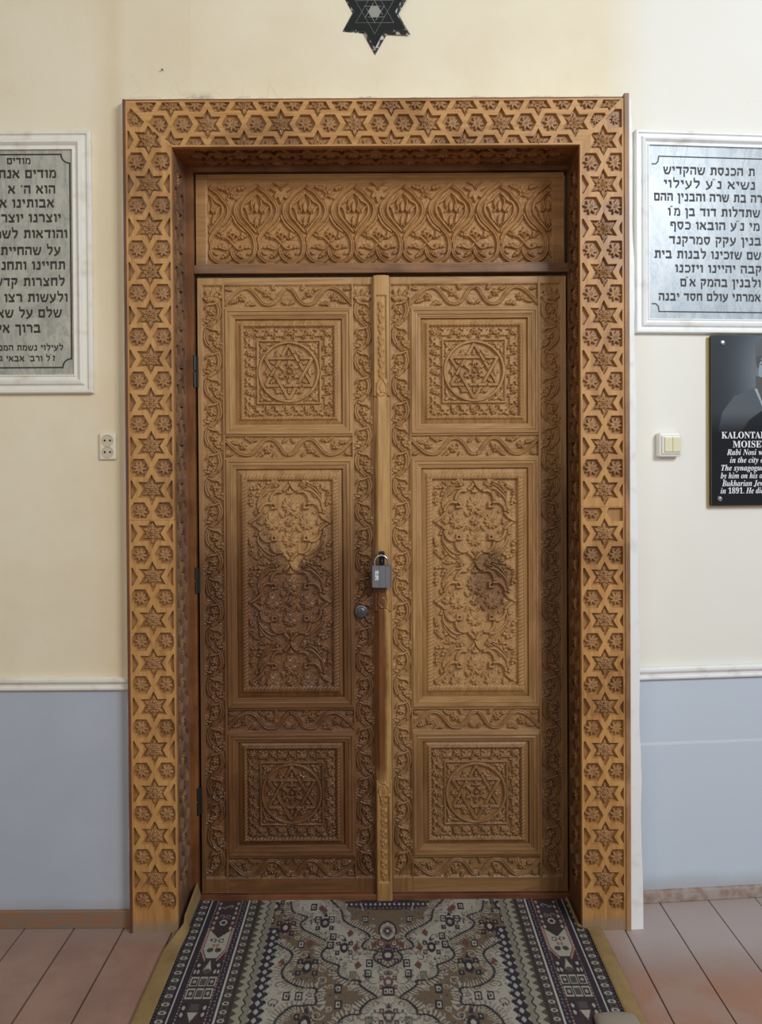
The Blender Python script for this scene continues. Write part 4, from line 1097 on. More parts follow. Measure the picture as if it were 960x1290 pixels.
for (P, sd) in ((C1, 1), (C1, -1), (C2, 1), (C2, -1), (C3, 1), (C3, -1)):
    r = g.dist(P, 0.03)
    if r:
        w, D, A, SG = r; m = (SG == sd) & (D > 0.004) & (D < 0.026 + 0.004 * np.sin(A * 700)); tk = np.sin(A * 2 * PI / 0.0105 + D * 160) > -0.1
        g.mask(w, m & tk, CR, 0.9); g.mask(w, m & ~tk, (112, 98, 78), 0.6)
for P in (C1, C2, C3): g.stroke(P, 0.0075, NV); g.stroke([(x, y + 0.010) for x, y in P], 0.0022, OL, 0.5)
k6 = lambda x, y: rc(480 + x / 6, 1130 + y / 6)
# palmette and ring on the centre axis
x, y = k6(36, 100); g.ell(0, 0.04, 0.14, 0.034, NV)
for k in range(12): g.poly([(0.012 * k, 0.02), (0.012 * k + 0.010, 0.02), (0.012 * k + 0.004, 0.085 - 0.003 * k)], NV)
for k in range(9): g.ell(0.008 + 0.016 * k, 0.040, 0.004, 0.007, CR); g.ell(0.014 * k, 0.062, 0.003, 0.005, (150, 120, 110))
x, y = k6(36, 260); g.ell(0, y, 0.030, 0.056, NV); g.ell(0, y, 0.024, 0.045, CR); g.ell(0, y, 0.016, 0.030, (150, 120, 110)); g.ell(0, y, 0.010, 0.018, NV); g.ell(0, y, 0.005, 0.009, CR)
def bloom(px, py, s=1.0, c=NV):
    x, y = k6(px, py); g.ell(x, y, 0.014 * s, 0.026 * s, c); g.ell(x, y, 0.006 * s, 0.011 * s, CR)
    for (dx, dy) in ((-0.019, -0.02), (0.019, -0.02), (-0.02, 0.025), (0.02, 0.025)): g.rect(x + dx * s - 0.007 * s, y + dy * s - 0.011 * s, x + dx * s + 0.007 * s, y + dy * s + 0.011 * s, c); g.ell(x + dx * s, y + dy * s, 0.003, 0.005, TA)
    for sx in (-1, 1): g.curl(x + sx * 0.012 * s, y + 0.05 * s, 0.010 * s, 0, 0.8, 0.0022, c, sx)
    g.poly([(x - 0.008 * s, y - 0.03 * s), (x, y - 0.055 * s), (x + 0.008 * s, y - 0.03 * s)], c)
for (px, py, s, c) in ((665, 520, 1.2, NV), (820, 220, 1.2, (70, 44, 52)), (380, 380, 1.0, NV), (520, 190, 1.1, NV), (60, 440, 1.1, (70, 56, 70)), (700, 950, 1.2, NV), (890, 60, 1.1, NV), (60, 640, 0.9, (120, 84, 80)), (60, 900, 1.0, (90, 70, 76))): bloom(px, py, s, c)
for (px, py, c) in ((470, 165, NV), (570, 165, NV), (460, 295, NV), (205, 575, NV), (195, 500, NV), (435, 690, NV), (440, 810, NV), (705, 350, NV), (830, 745, NV), (735, 745, NV), (215, 170, NV), (100, 350, BU), (600, 70, NV), (210, 940, OL), (320, 590, OL), (75, 710, NV), (925, 165, NV), (15, 840, NV), (485, 360, NV)):
    x, y = k6(px, py); g.rect(x - 0.0105, y - 0.019, x + 0.0105, y + 0.019, c); g.rect(x - 0.006, y - 0.011, x + 0.006, y + 0.011, CR if c != OL else TA); g.rect(x - 0.003, y - 0.005, x + 0.003, y + 0.005, c)
for (px, py, c) in ((330, 275, BU), (280, 515, BU), (520, 100, BU), (290, 385, BU), (855, 490, BU), (640, 350, BU), (540, 80, BU), (900, 250, BU), (150, 360, BU), (25, 610, BU)):
    x, y = k6(px, py); g.poly([(x - 0.012, y), (x, y - 0.022), (x + 0.012, y - 0.004), (x + 0.004, y + 0.02)], c)
for (px, py, r, a0, s) in ((560, 620, .017, 1.5, 1), (680, 430, .018, 4, 1), (600, 890, .019, 3, -1), (380, 825, .013, 2, 1), (345, 680, .012, 1, 1), (165, 215, .011, 3, -1), (350, 120, .010, 2, 1), (730, 300, .010, 4, 1), (600, 380, .011, 1, -1), (820, 145, .010, 2, 1), (790, 590, .012, 0, 1), (495, 670, .012, 0, 1), (515, 840, .012, 1, 1), (720, 515, .010, 2, 1), (605, 515, .010, 2, -1), (120, 300, .010, 2, -1), (545, 540, .014, 5, 1), (850, 330, .015, 4, 1), (870, 110, .010, 4, 1)):
    x, y = k6(px, py); g.curl(x, y, r, a0, 1.15, 0.0034, CR, s)
for (px, py, r, a0, s) in ((250, 290, .022, 1.5, 1), (290, 460, .02, 4, 1), (170, 620, .024, 3, -1), (100, 560, .02, 3, -1), (60, 580, .018, 3, 1), (560, 200, .018, 3, 1), (410, 300, .013, 3, 1), (160, 900, .022, 3, 1), (900, 430, .014, 3, 1), (880, 660, .02, 3, 1), (920, 790, .02, 1, -1)):
    x, y = k6(px, py); g.curl(x, y, r, a0, 0.8, 0.0030, (110, 84, 80), s)
for k in range(420):                                         # small sprigs filling the ground
    x = float(rng.random()) * 0.34; y = float(rng.random()) * 0.72; t_ = int(rng.integers(0, 5)); cc_ = [(104, 96, 84), (150, 138, 118), (120, 92, 84), (86, 82, 88), (176, 168, 150)][t_]
    if t_ < 3: g.curl(x, y, 0.004 + 0.006 * float(rng.random()), float(rng.random()) * 6, 0.7, 0.0022, cc_, 1 if k % 2 else -1)
    else: g.ell(x, y, 0.003, 0.005, cc_)
# borders running along the sides
A_, B_ = g.xs[None, :] + 0 * g.ys[:, None], g.ys[:, None] + 0 * g.xs[None, :]
full_w = (slice(None), slice(None), None, None)
def band(a0, a1, c): g.mask(full_w, (A_ >= a0) & (A_ < a1), c)
tri_ = lambda t: np.abs((t % 1.0) * 2 - 1)
dk = (A_ > 0.336 + 0.014 * tri_(B_ / 0.034)) & (A_ < 0.384 - 0.012 * tri_(B_ / 0.034 + 0.5)) & (B_ > 0.17); g.mask(full_w, dk, NV)
g.mask(full_w, (A_ > 0.384 - 0.006) & (A_ < 0.64) & ~dk, TA)
for k in range(60):
    y = 0.19 + 0.034 * k; g.ell(0.361, y, 0.006, 0.010, (190, 186, 176)); g.ell(0.350, y + 0.017, 0.0035, 0.006, (150, 146, 150))
wv = 0.396 + 0.004 * np.sin(B_ * 2 * PI / 0.036); g.mask(full_w, (A_ > 0.3835) & (A_ < wv), (150, 146, 126)); g.mask(full_w, (A_ > wv) & (A_ < wv + 0.0045), NV)
g.mask(full_w, (A_ > wv + 0.0045) & (A_ < 0.428), (176, 168, 148)); g.mask(full_w, (A_ > 0.4275 - 0.017 * tri_(B_ / 0.030)) & (A_ < 0.4285), (92, 88, 72))
band(0.4285, 0.4655, (72, 62, 58)); band(0.4655, 0.4695, (214, 208, 196)); band(0.4695, 0.488, NV)
for k in range(90):
    y = 0.012 + 0.0145 * k
    g.ell(0.478 + 0.003 * (k % 2), y, 0.0028, 0.0045, (130, 122, 130)); g.ell(0.583 - 0.003 * (k % 2), y, 0.0028, 0.0045, (130, 122, 130))
band(0.488, 0.577, (74, 60, 60)); 
g.mask(full_w, (A_ > 0.4885) & (A_ < 0.4935) & (np.sin(B_ * 2 * PI / 0.012) > 0), (190, 150, 140)); g.mask(full_w, (A_ > 0.5705) & (A_ < 0.5755) & (np.sin(B_ * 2 * PI / 0.012) > 0), (190, 150, 140))
band(0.5755, 0.592, NV); band(0.592, 0.5965, (214, 208, 196)); band(0.5965, 0.632, (58, 50, 56))
for k in range(50):
    y = 0.02 + 0.034 * k
    for (cx, rx) in ((0.449, 0.010), (0.615, 0.0115)):
        g.ell(cx, y, rx, 0.0075, CR); g.ell(cx, y, rx * 0.5, 0.0035, NV); g.rect(cx - rx * 0.9, y + 0.010, cx + rx * 0.9, y + 0.025, (96, 90, 82)); g.rect(cx - rx * 0.5, y + 0.013, cx + rx * 0.5, y + 0.021, NV)
g.mask(full_w, A_ > 0.630 + 0.004 * tri_(B_ / 0.013), (40, 38, 60))
cx = 0.532
for rep in range(4):                                        # figures of the main border
    b0 = 0.60 * rep - 0.0
    if rep % 2: fy = lambda b: b0 + 0.60 - b if False else b0 + b
    else: fy = lambda b: b0 + b
    for sx in (-1, 1):
        for k in range(6): g.ell(cx + sx * (0.030 - 0.002 * (k % 2)), fy(0.03 + 0.028 * k), 0.0045, 0.009, CR if k % 2 else (190, 150, 140))
        g.curl(cx + sx * 0.010, fy(0.05), 0.010, 0, 0.9, 0.0025, CR, sx); g.curl(cx + sx * 0.012, fy(0.105), 0.011, 2, 0.9, 0.003, (170, 150, 150), sx)
        g.poly([(cx, fy(0.225)), (cx + sx * 0.034, fy(0.18)), (cx + sx * 0.034, fy(0.28)), (cx + sx * 0.016, fy(0.325)), (cx, fy(0.325))], CR)
        g.curl(cx + sx * 0.014, fy(0.235), 0.012, 2, 0.9, 0.004, NV, sx); g.ell(cx + sx * 0.012, fy(0.285), 0.010, 0.012, (84, 80, 70)); g.ell(cx + sx * 0.005, fy(0.262), 0.005, 0.008, (170, 120, 110))
        g.stroke([(cx + sx * 0.038, fy(0.17)), (cx + sx * 0.038, fy(0.285)), (cx + sx * 0.018, fy(0.335))], 0.005, (190, 150, 140))
        g.rect(cx + sx * 0.029 - 0.011, fy(0.345), cx + sx * 0.029 + 0.011, fy(0.41), NV); g.ell(cx + sx * 0.029, fy(0.36), 0.005, 0.008, CR)
        for q_ in (-1, 1): g.ell(cx + sx * 0.029 + q_ * 0.005, fy(0.39), 0.0035, 0.009, CR)
        for yy in (0.435, 0.487):
            g.rect(cx + sx * 0.025 - 0.0115, fy(yy - 0.021), cx + sx * 0.025 + 0.0115, fy(yy + 0.021), CR); g.rect(cx + sx * 0.025 - 0.0085, fy(yy - 0.015), cx + sx * 0.025 + 0.0085, fy(yy + 0.015), NV); g.ell(cx + sx * 0.025, fy(yy), 0.005, 0.008, (176, 170, 150))
        g.rect(cx + sx * 0.029 - 0.010, fy(0.525), cx + sx * 0.029 + 0.010, fy(0.59), NV); g.ell(cx + sx * 0.029, fy(0.545), 0.0045, 0.008, CR); g.ell(cx + sx * 0.029, fy(0.572), 0.0045, 0.008, CR)
    g.ell(cx, fy(0.14), 0.012, 0.016, CR); g.ell(cx, fy(0.14), 0.007, 0.010, NV); g.poly([(cx - 0.012, fy(0.385)), (cx, fy(0.335)), (cx + 0.012, fy(0.385))], CR); g.ell(cx, fy(0.388), 0.011, 0.012, (96, 90, 84))
    for yy in (0.435, 0.487): g.rect(cx - 0.0105, fy(yy - 0.021), cx + 0.0105, fy(yy + 0.021), CR); g.rect(cx - 0.008, fy(yy - 0.015), cx + 0.008, fy(yy + 0.015), (96, 90, 84))
    g.rect(cx - 0.013, fy(0.53), cx + 0.013, fy(0.555), (96, 90, 84)); g.poly([(cx - 0.014, fy(0.565)), (cx + 0.014, fy(0.565)), (cx, fy(0.60))], CR)
# worn streaks and weave
wear = 0.88 + 0.12 * np.kron(rng.random((len(bs), len(a_s) // 3 + 1)), np.ones((1, 3)))[:, :len(a_s)]
g.C *= 0.80 * wear[..., None].astype(np.float32)
nx = len(a_s); Cf = np.concatenate([g.C[:, :0:-1], g.C], 1); Xf = np.concatenate([-a_s[:0:-1], a_s]) + RX
Vr = np.zeros((len(bs), len(Xf), 3), np.float32); Vr[..., 0] = Xf[None, :]; Vr[..., 1] = -bs[:, None]
lum = Cf.mean(-1); Vr[..., 2] = 0.006 + 0.0010 * (lum > 0.2) + 0.0004 * rng.random(lum.shape) + 0.0015 * np.sin(bs * 9)[:, None] * np.sin(Xf * 7 + 1)[None, :]
Vr[..., 2] += (0.010 * np.clip((np.abs(Xf) - 0.60) / 0.04, 0, 1) ** 2)[None, :] * (bs < 0.17)[:, None] * (Xf < 0)[None, :]
inn = (bs < 0.19)
xr = np.where(inn[:, None] & (Vr[..., 0] > xRi - 0.012), xRi - 0.012, Vr[..., 0]); Vr[..., 0] = xr
xl = np.where(inn[:, None] & (Vr[..., 0] < xLi + 0.014), xLi + 0.014, Vr[..., 0]); Vr[..., 0] = xl
idx = np.arange(Vr.shape[0] * Vr.shape[1]).reshape(Vr.shape[:2])
Q = np.stack([idx[:-1, :-1], idx[1:, :-1], idx[1:, 1:], idx[:-1, 1:]], -1).reshape(-1, 4)
rug = link('rug', None, None, (RX, -0.6, 0)); tag(rug, 'machine-woven rug with cream, brown and navy medallion pattern running into the doorway', 'rug')
rm = mesh_np('woven_pile', Vr.reshape(-1, 3), Q, vcol_mat('woven_rug', 0.9, 0.28)); set_dye(rm, Cf.reshape(-1, 3)); rm.transform(Matrix.Translation((-RX, 0.6, 0)))
link('woven_pile', rm, rug)
tan = new_mat('tan_rug_binding', srgb(150, 122, 74), 0.85); n = N(tan); n.pos()
n.col(n.mix(n.ss(n.noise(n.scaled(1, 1, 1), 12, 4), 0.35, 0.7), srgb(150, 124, 78), srgb(134, 106, 66))); n.bump(n.noise(n.scaled(1, 1, 1), 500, 2), 0.5, 0.001)
def binding(side):
    V, Fc = [], []; rows = list(np.linspace(0.004, 1.29, 90)); m_ = 6
    for b in rows:
        ins = b < 0.185; tr_ = min(max((b - 0.185) / 0.10, 0), 1)
        x0 = RX + side * 0.636
        if side < 0:
            w_ = 0.047 + 0.006 * tr_
            for k in range(m_ + 1):
                t = k / m_
                if ins: x = max(x0 + 0.0, xLi + 0.014) - 0.012 * t; z = 0.016 + 0.055 * t * (1 - 0.35 * b / 0.185)
                else:
                    x = x0 - w_ * t * (0.28 + 0.72 * tr_) + (1 - tr_) * 0.004; z = 0.008 + (1 - tr_) * 0.030 * t + 0.0 * tr_ - 0.003 * tr_ * t
                V.append((x - RX, 0.6 - b, z))
        else:
            w_ = 0.044 + 0.004 * tr_
            for k in range(m_ + 1):
                t = k / m_
                if ins: x = min(x0, xRi - 0.012) + 0.005 * t; z = 0.007 + 0.006 * t
                else: x = x0 + w_ * t; z = 0.0075 + 0.003 * math.sin(t * PI) - 0.003 * t
                V.append((x - RX, 0.6 - b, z))
    for i in range(len(rows) - 1):
        for k in range(m_):
            a = i * (m_ + 1) + k; Fc.append((a, a + 1, a + m_ + 2, a + m_ + 1))
    me = mesh_from('side_binding', V, Fc, tan, True); return me
for sd in (-1, 1):
    o = link('side_binding', binding(sd), rug); md = o.modifiers.new('thick', 'SOLIDIFY'); md.thickness = 0.003; md.offset = 1 if sd < 0 else -1
# turned-up corner of the rug at the right
V, Fc = [], []; c0 = onplane(778, 1296, (0, 0, 0.0), (0, 0, 1))
for i in range(13):
    for k in range(17):
        u_ = i / 12 * PI; w_ = k / 16 * PI
        V.append((c0.x + 0.058 * math.cos(w_) * (0.92 + 0.08 * math.sin(u_)), c0.y - 0.04 + 0.075 * math.cos(u_), 0.012 + 0.026 * math.sin(u_) ** 0.7 * math.sin(w_) ** 0.6))
for i in range(12):
    for k in range(16): a = i * 17 + k; Fc.append((a, a + 17, a + 18, a + 1))
cm = mesh_from('turned_corner', V, Fc, new_mat('rug_backing', srgb(150, 138, 122), 0.9), True); cm.transform(Matrix.Translation((-RX, 0.6, 0)))
tag(link('turned_corner', cm, rug), 'turned-up beige corner showing the backing')
# ------------------------------------------------------------------ things on the wall
def marble(name, c1_, c2_, vein):
    m = new_mat(name, rough=0.28, spec=0.5); n = N(m); n.pos()
    a = n.noise(n.scaled(3, 3, 1.2), 4, 7, 0.62, 1.6); b = n.noise(n.scaled(1, 1, 1), 60, 4, 0.6)
    v = n.ss(n.math('ABSOLUTE', n.math('SUBTRACT', n.noise(n.scaled(2.4, 2.4, 0.9), 3.2, 6, 0.6, 2.2), 0.5)), 0.035, 0.0)
    c = n.mix(n.ss(a, 0.35, 0.66), srgb(*c1_), srgb(*c2_)); c = n.mix(n.math('MULTIPLY', n.ss(b, 0.45, 0.75), 0.35), c, srgb(*vein))
    n.col(n.mix(n.math('MULTIPLY', v, 0.5), c, srgb(*vein))); return m
ink = new_mat('engraved_dark_paint', srgb(48, 42, 34), 0.6)
ink2 = new_mat('engraved_grey_paint', srgb(50, 46, 48), 0.6)
FPROF = [(0, -1), (0, 4.5), (0.06, 5.6), (0.18, 5.6), (0.24, 3.8), (0.42, 3.8), (0.50, 6.0), (0.64, 6.6), (0.72, 5.2), (0.78, 3.6), (0.90, 3.2), (0.94, 4.6), (1.0, 4.6), (1.0, 0)]
def rev(s): return s[::-1]
def swap(s):
    """reverse for right-to-left, keeping marks readable"""
    return s[::-1]
def strip_loop(name, pts, w, thick, mat, closed=True):
    c = bpy.data.curves.new(name, 'CURVE'); c.dimensions = '3D'; c.bevel_depth = w / 2; c.bevel_resolution = 1
    s = c.splines.new('POLY'); s.points.add(len(pts) - 1); s.use_cyclic_u = closed
    for i, (x, z) in enumerate(pts): s.points[i].co = (x, z, 0, 1)
    m = curve_to_mesh(name, c, 0, mat); m.transform(Matrix.Diagonal((1, thick / w, 1, 1))); return m
HEB = {  # letter: (width, strokes [points, thickness])
 'א': (.85, [([(.06, 1), (.80, 0)], .22), ([(.74, 1), (.70, .68), (.46, .48)], .15), ([(.08, 0), (.12, .36), (.34, .60)], .16)]),
 'ב': (.85, [([(.05, .89), (.70, .89)], .23), ([(.66, .9), (.66, .1)], .17), ([(0, .1), (.85, .1)], .22)]),
 'ג': (.60, [([(.15, .89), (.52, .89)], .23), ([(.46, .9), (.46, .35), (.58, 0)], .17), ([(.46, .34), (.04, .06)], .18)]),
 'ד': (.80, [([(0, .89), (.80, .89)], .23), ([(.62, .9), (.62, 0)], .17)]),
 'ה': (.82, [([(0, .89), (.80, .89)], .23), ([(.72, .9), (.72, 0)], .17), ([(.14, .58), (.12, 0)], .16)]),
 'ו': (.36, [([(.0, .89), (.34, .89)], .23), ([(.27, .9), (.27, 0)], .17)]),
 'ז': (.45, [([(0, .89), (.45, .89)], .23), ([(.26, .86), (.22, 0)], .17)]),
 'ח': (.82, [([(0, .89), (.82, .89)], .23), ([(.73, .9), (.73, 0)], .17), ([(.14, .9), (.14, 0)], .17)]),
 'ט': (.80, [([(.05, 1), (.14, .9), (.14, .1)], .16), ([(.10, .09), (.74, .09)], .20), ([(.71, .1), (.71, .85)], .17), ([(.44, .92), (.72, .92)], .18)]),
 'י': (.34, [([(.0, .89), (.32, .89)], .23), ([(.26, .9), (.24, .48)], .16)]),
 'כ': (.75, [([(.05, .89), (.62, .89)], .22), ([(.62, .86), (.68, .7), (.68, .3), (.62, .14)], .16), ([(.05, .1), (.62, .1)], .21)]),
 'ך': (.70, [([(.0, .89), (.68, .89)], .23), ([(.60, .9), (.60, -.35)], .17)]),
 'ל': (.75, [([(.10, 1.40), (.12, .9)], .14), ([(.06, .89), (.70, .89)], .22), ([(.68, .88), (.62, .5), (.30, 0)], .17)]),
 'מ': (.85, [([(.04, 1), (.20, .82)], .18), ([(.24, .86), (.10, 0)], .16), ([(.28, .78), (.45, .92), (.72, .88)], .18), ([(.74, .85), (.78, .1)], .17), ([(.40, .09), (.82, .09)], .19)]),
 'ם': (.82, [([(0, .89), (.82, .89)], .22), ([(.73, .9), (.73, .1)], .17), ([(.14, .9), (.14, .1)], .17), ([(.06, .1), (.81, .1)], .20)]),
 'נ': (.55, [([(.12, .89), (.50, .89)], .23), ([(.44, .9), (.44, .1)], .17), ([(0, .1), (.52, .1)], .21)]),
 'ן': (.36, [([(.0, .89), (.34, .89)], .23), ([(.27, .9), (.27, -.35)], .17)]),
 'ס': (.82, [([(0, .89), (.80, .89)], .22), ([(.10, .88), (.14, .4), (.34, .08)], .16), ([(.72, .88), (.68, .4), (.48, .08)], .17), ([(.28, .07), (.55, .07)], .18)]),
 'ע': (.78, [([(.08, 1), (.20, .6), (.42, .2)], .17), ([(.70, 1), (.62, .45), (.42, .14), (.02, -.12)], .18)]),
 'פ': (.80, [([(.08, .89), (.68, .89)], .22), ([(.68, .88), (.68, .1)], .17), ([(.02, .1), (.72, .1)], .21), ([(.13, .9), (.13, .52), (.40, .50)], .15)]),
 'ף': (.80, [([(.08, .89), (.68, .89)], .22), ([(.68, .88), (.66, -.35)], .17), ([(.13, .9), (.13, .52), (.40, .50)], .15)]),
 'צ': (.80, [([(.06, 1), (.30, .66), (.66, .14)], .18), ([(.72, 1), (.66, .7), (.42, .5)], .16), ([(.02, .1), (.74, .1)], .21)]),
 'ק': (.78, [([(0, .89), (.74, .89)], .23), ([(.68, .88), (.62, .5), (.42, .18)], .17), ([(.14, .58), (.14, -.35)], .16)]),
 'ר': (.72, [([(0, .89), (.60, .89)], .23), ([(.56, .89), (.63, .75), (.63, 0)], .17)]),
 'ש': (1.0, [([(.06, 1), (.12, .6), (.26, .1)], .17), ([(.52, 1), (.46, .6), (.22, .34)], .15), ([(.96, 1), (.88, .5), (.70, .08)], .17), ([(.18, .09), (.74, .09)], .20)]),
 'ת': (.88, [([(.08, .89), (.82, .89)], .23), ([(.77, .9), (.77, 0)], .17), ([(.26, .88), (.26, .12), (.02, .09)], .17)]),
 '׳': (.22, [([(.18, 1.08), (.06, .80)], .12)]), '״': (.16, [([(.10, 1.30), (.02, 1.12)], .09), ([(-.08, 1.30), (-.16, 1.12)], .09)]), ' ': (.38, [])}
def ribbon_parts(V, Fc, pts, w, closed, y=0.0):
    n_ = len(pts)
    for i in range(n_ if closed else n_ - 1):
        a, b = np.array(pts[i]), np.array(pts[(i + 1) % n_]); d = b - a; L = np.linalg.norm(d)
        if L < 1e-9: continue
        d = d / L; p = np.array([-d[1], d[0]]) * w / 2; e = d * w * 0.35 * (1 if (closed or 0 < i) else 0); f = d * w * 0.35 * (1 if (closed or i < n_ - 2) else 0)
        k = len(V); V += [(*q_[:1], y, *q_[1:]) for q_ in ((a - e + p), (a - e - p), (b + f - p), (b + f + p))]; Fc.append((k, k + 1, k + 2, k + 3)); y -= 0.00002
    return y
def ribbon(name, pts, w, mat, closed=True):
    V, Fc = [], []; ribbon_parts(V, Fc, pts, w, closed); return mesh_from(name, V, Fc, mat)
def hebrew(name, s, h, al, width, mat):
    """block letters set from right to left; h = height of the letter body"""
    hh = h * (0.76 if al == 'LEFT' else 0.68); V, Fc = [], []; x = 0.0; y = -0.0003
    tot = sum(HEB[c][0] + .17 for c in s) - .17; kx = (width / (tot * hh)) if width else 1.0
    for c in s:
        w, st = HEB[c]; x -= w
        for (pts, th) in st:
            y = ribbon_parts(V, Fc, [((x + a) * hh * kx, b * hh) for a, b in pts], th * hh * 1.25, False, y)
            if y < -0.0009: y = -0.0003
        x -= .17
    if al == 'LEFT': mn = min(v[0] for v in V); V = [(a - mn, b, c) for a, b, c in V]
    return mesh_from(name, V, Fc, mat)
def plaque(name, label, loc, rotz, x0, x1, z0, z1, fw, slab_mat, white_m, sc, border, lines, cap, inkm, mask=None, corner='cove'):
    """x0..x1, z0..z1: frame outside in local metres around loc"""
    t = link(name, None, None, loc, (0, 0, rotz)); tag(t, label, 'plaque')
    ox, oz = x0, z1
    w = fw / sc; L = (x1 - x0) / sc; Hh = (z1 - z0) / sc
    fr_ = link('frame', box_data(x0 + fw * 0.9, x1 - fw * 0.9, -0.003, 0.0, z0 + fw * 0.9, z1 - fw * 0.9, name='frame', mat=white_m), t)
    tag(fr_, 'white moulded frame')
    for o in ring('frame_side', fr_, 0, 0, L, Hh, w, white_m, white_m, 0, 0, FPROF, sc): o.location = (o.location.x + x0, 0, o.location.z + z1)
    sl = link('slab', box_data(x0 + fw - 0.003, x1 - fw + 0.003, -0.009, -0.003, z0 + fw - 0.003, z1 - fw + 0.003, name='slab', mat=slab_mat), t)
    tag(sl, 'engraved marble slab')
    bx0, bx1, bz0, bz1, r = border; P = []
    for (cx, cz, a0) in ((bx1, bz1, PI * 1.0), (bx1, bz0, PI * 0.5), (bx0, bz0, 0), (bx0, bz1, -PI * 0.5)):
        arc = [(cx + r * math.cos(a0 + q), cz + r * math.sin(a0 + q)) for q in np.linspace(0, PI / 2, 7)]
        P += arc
    if corner == 'cove': link('engraved_border', ribbon('engraved_border', P, 0.0045, inkm), sl, (0, -0.0094, 0))
    else:
        for (zz, sg) in ((bz1, -1), (bz0, 1)):
            pts = [(bx0 - 0.008, zz + sg * 0.026), (bx0 + 0.006, zz + sg * 0.026), (bx0 + 0.014, zz + sg * 0.018), (bx0 + 0.017, zz), (bx1, zz)]
            link('engraved_border', ribbon('engraved_border', pts, 0.0040, inkm, False), sl, (0, -0.0094, 0))
    for (s, xa, zb, h, al, wd) in lines:
        m = hebrew('inscription_line', s, h, al, wd, inkm)
        link('inscription_line', m, sl, (xa, -0.009, zb))
    return t
# left plaque
s_ = (2.7 + WL) / F * 1.0; sl_ = s_
P = lambda px, py: (LW(px, py).x, LW(px, py).z)
xr_ = P(117.5, 330)[0]; zt = P(60, 167)[1]; zb = P(60, 496)[1]; xl_ = xr_ - 0.86
o_ = Vector((xr_ - 0.43, WL, zb)); lx = lambda px, py=330: P(px, py)[0] - o_.x; lz = lambda py, px=60: P(px, py)[1] - o_.z
LT = [('מודים', 40, 208, 11.5, 0), ('מודים אנחנו', 72, 225.5, 15, 0), ('הוא ה׳ א', 71, 245, 15, 0), ('אבותינו א', 69.5, 262.5, 15, 0), ('יוצרנו יוצר', 78, 281, 15, 0), ('והודאות לשמ', 86, 301, 15, 0),
      ('על שהחיית', 77.5, 322, 15, 0), ('תחיינו ותחננו', 83.5, 340.5, 15, 0), ('לחצרות קדש', 83, 361, 15, 0), ('ולעשות רצו', 86.5, 381, 15, 0), ('שלם על שא', 79, 400.5, 15, 0), ('ברוך אל', 52.5, 419.5, 15, 0),
      ('לעילוי נשמת המנוח', 81, 442, 10, 0), ('ז״ל ורב׳ אבאי ג', 71, 455.5, 10, 0)]
LWID = {0: None, 1: None}
lines = [(s, lx(px, py), lz(py), h * sl_ * 0.98, 'RIGHT', None) for (s, px, py, h, _) in LT]
plaque('marble_plaque', 'grey-green marble plaque with dark Hebrew lettering in a white moulded frame, left of the door', o_, 0, -0.43, 0.43, 0, zt - zb, 23.2 * sl_,
       marble('grey_green_marble', (186, 183, 168), (166, 164, 150), (132, 132, 124)), whiteL, sl_, (-0.43 + 29.5 * sl_, lx(90.5), lz(463.5), lz(196), 11 * sl_), lines, None, ink)
# right plaque
t0, _z = RW(798.5, 300); zt = RW(870, 168)[1]; zb = RW(870, 420.5)[1]; sr = (RP.y + 2.7) / F * 1.0
o_r = RP + RE * (t0 + 0.45); o_r.z = zb; rx_ = lambda px, py=300: RW(px, py)[0] - (t0 + 0.45); rz_ = lambda py, px=860: RW(px, py)[1] - zb
RT = [('ת הכנסת שהקדיש', 834, 221, 12.5), ('נשיא נ״ע לעילוי', 835, 238, 12.5), ('רה בת שרה והבנין ההם', 822.5, 254.5, 12.5), ('שתדלות דוד בן מ״ו', 840, 273, 12.5), ('מי נ״ע הובאו כסף', 843, 290, 12.5), ('בנין עקק סמרקנד', 841.5, 308.5, 12.5),
      ('שם שזכינו לבנות בית', 823, 326.5, 12.5), ('קבה יהיינו ויזכנו', 849, 344, 12.5), ('ולבנין בהמק א״ם', 855.5, 361.5, 12.5), ('אמרתי עולם חסד יבנה', 828.5, 379.5, 12)]
WD = {'ת הכנסת שהקדיש': 120, 'נשיא נ״ע לעילוי': 120, 'רה בת שרה והבנין ההם': 142, 'שתדלות דוד בן מ״ו': 121, 'מי נ״ע הובאו כסף': 118, 'בנין עקק סמרקנד': 121, 'שם שזכינו לבנות בית': 140, 'קבה יהיינו ויזכנו': 114, 'ולבנין בהמק א״ם': 106, 'אמרתי עולם חסד יבנה': 134}
lines = [(s, rx_(px, py), rz_(py), h * sr * 1.0, 'LEFT', WD[s] * sr) for (s, px, py, h) in RT]
plaque('marble_plaque', 'pale blue-grey marble plaque with Hebrew lettering in a white moulded frame, right of the door', o_r, RA, -0.45, 0.45, 0, zt - zb, 17.8 * sr,
       marble('blue_grey_marble', (190, 198, 202), (168, 180, 188), (136, 148, 160)), white, sr, (rx_(822.5), 0.45 - 27 * sr, rz_(393.5), rz_(199), 8 * sr), lines, None, ink2, corner='curl')
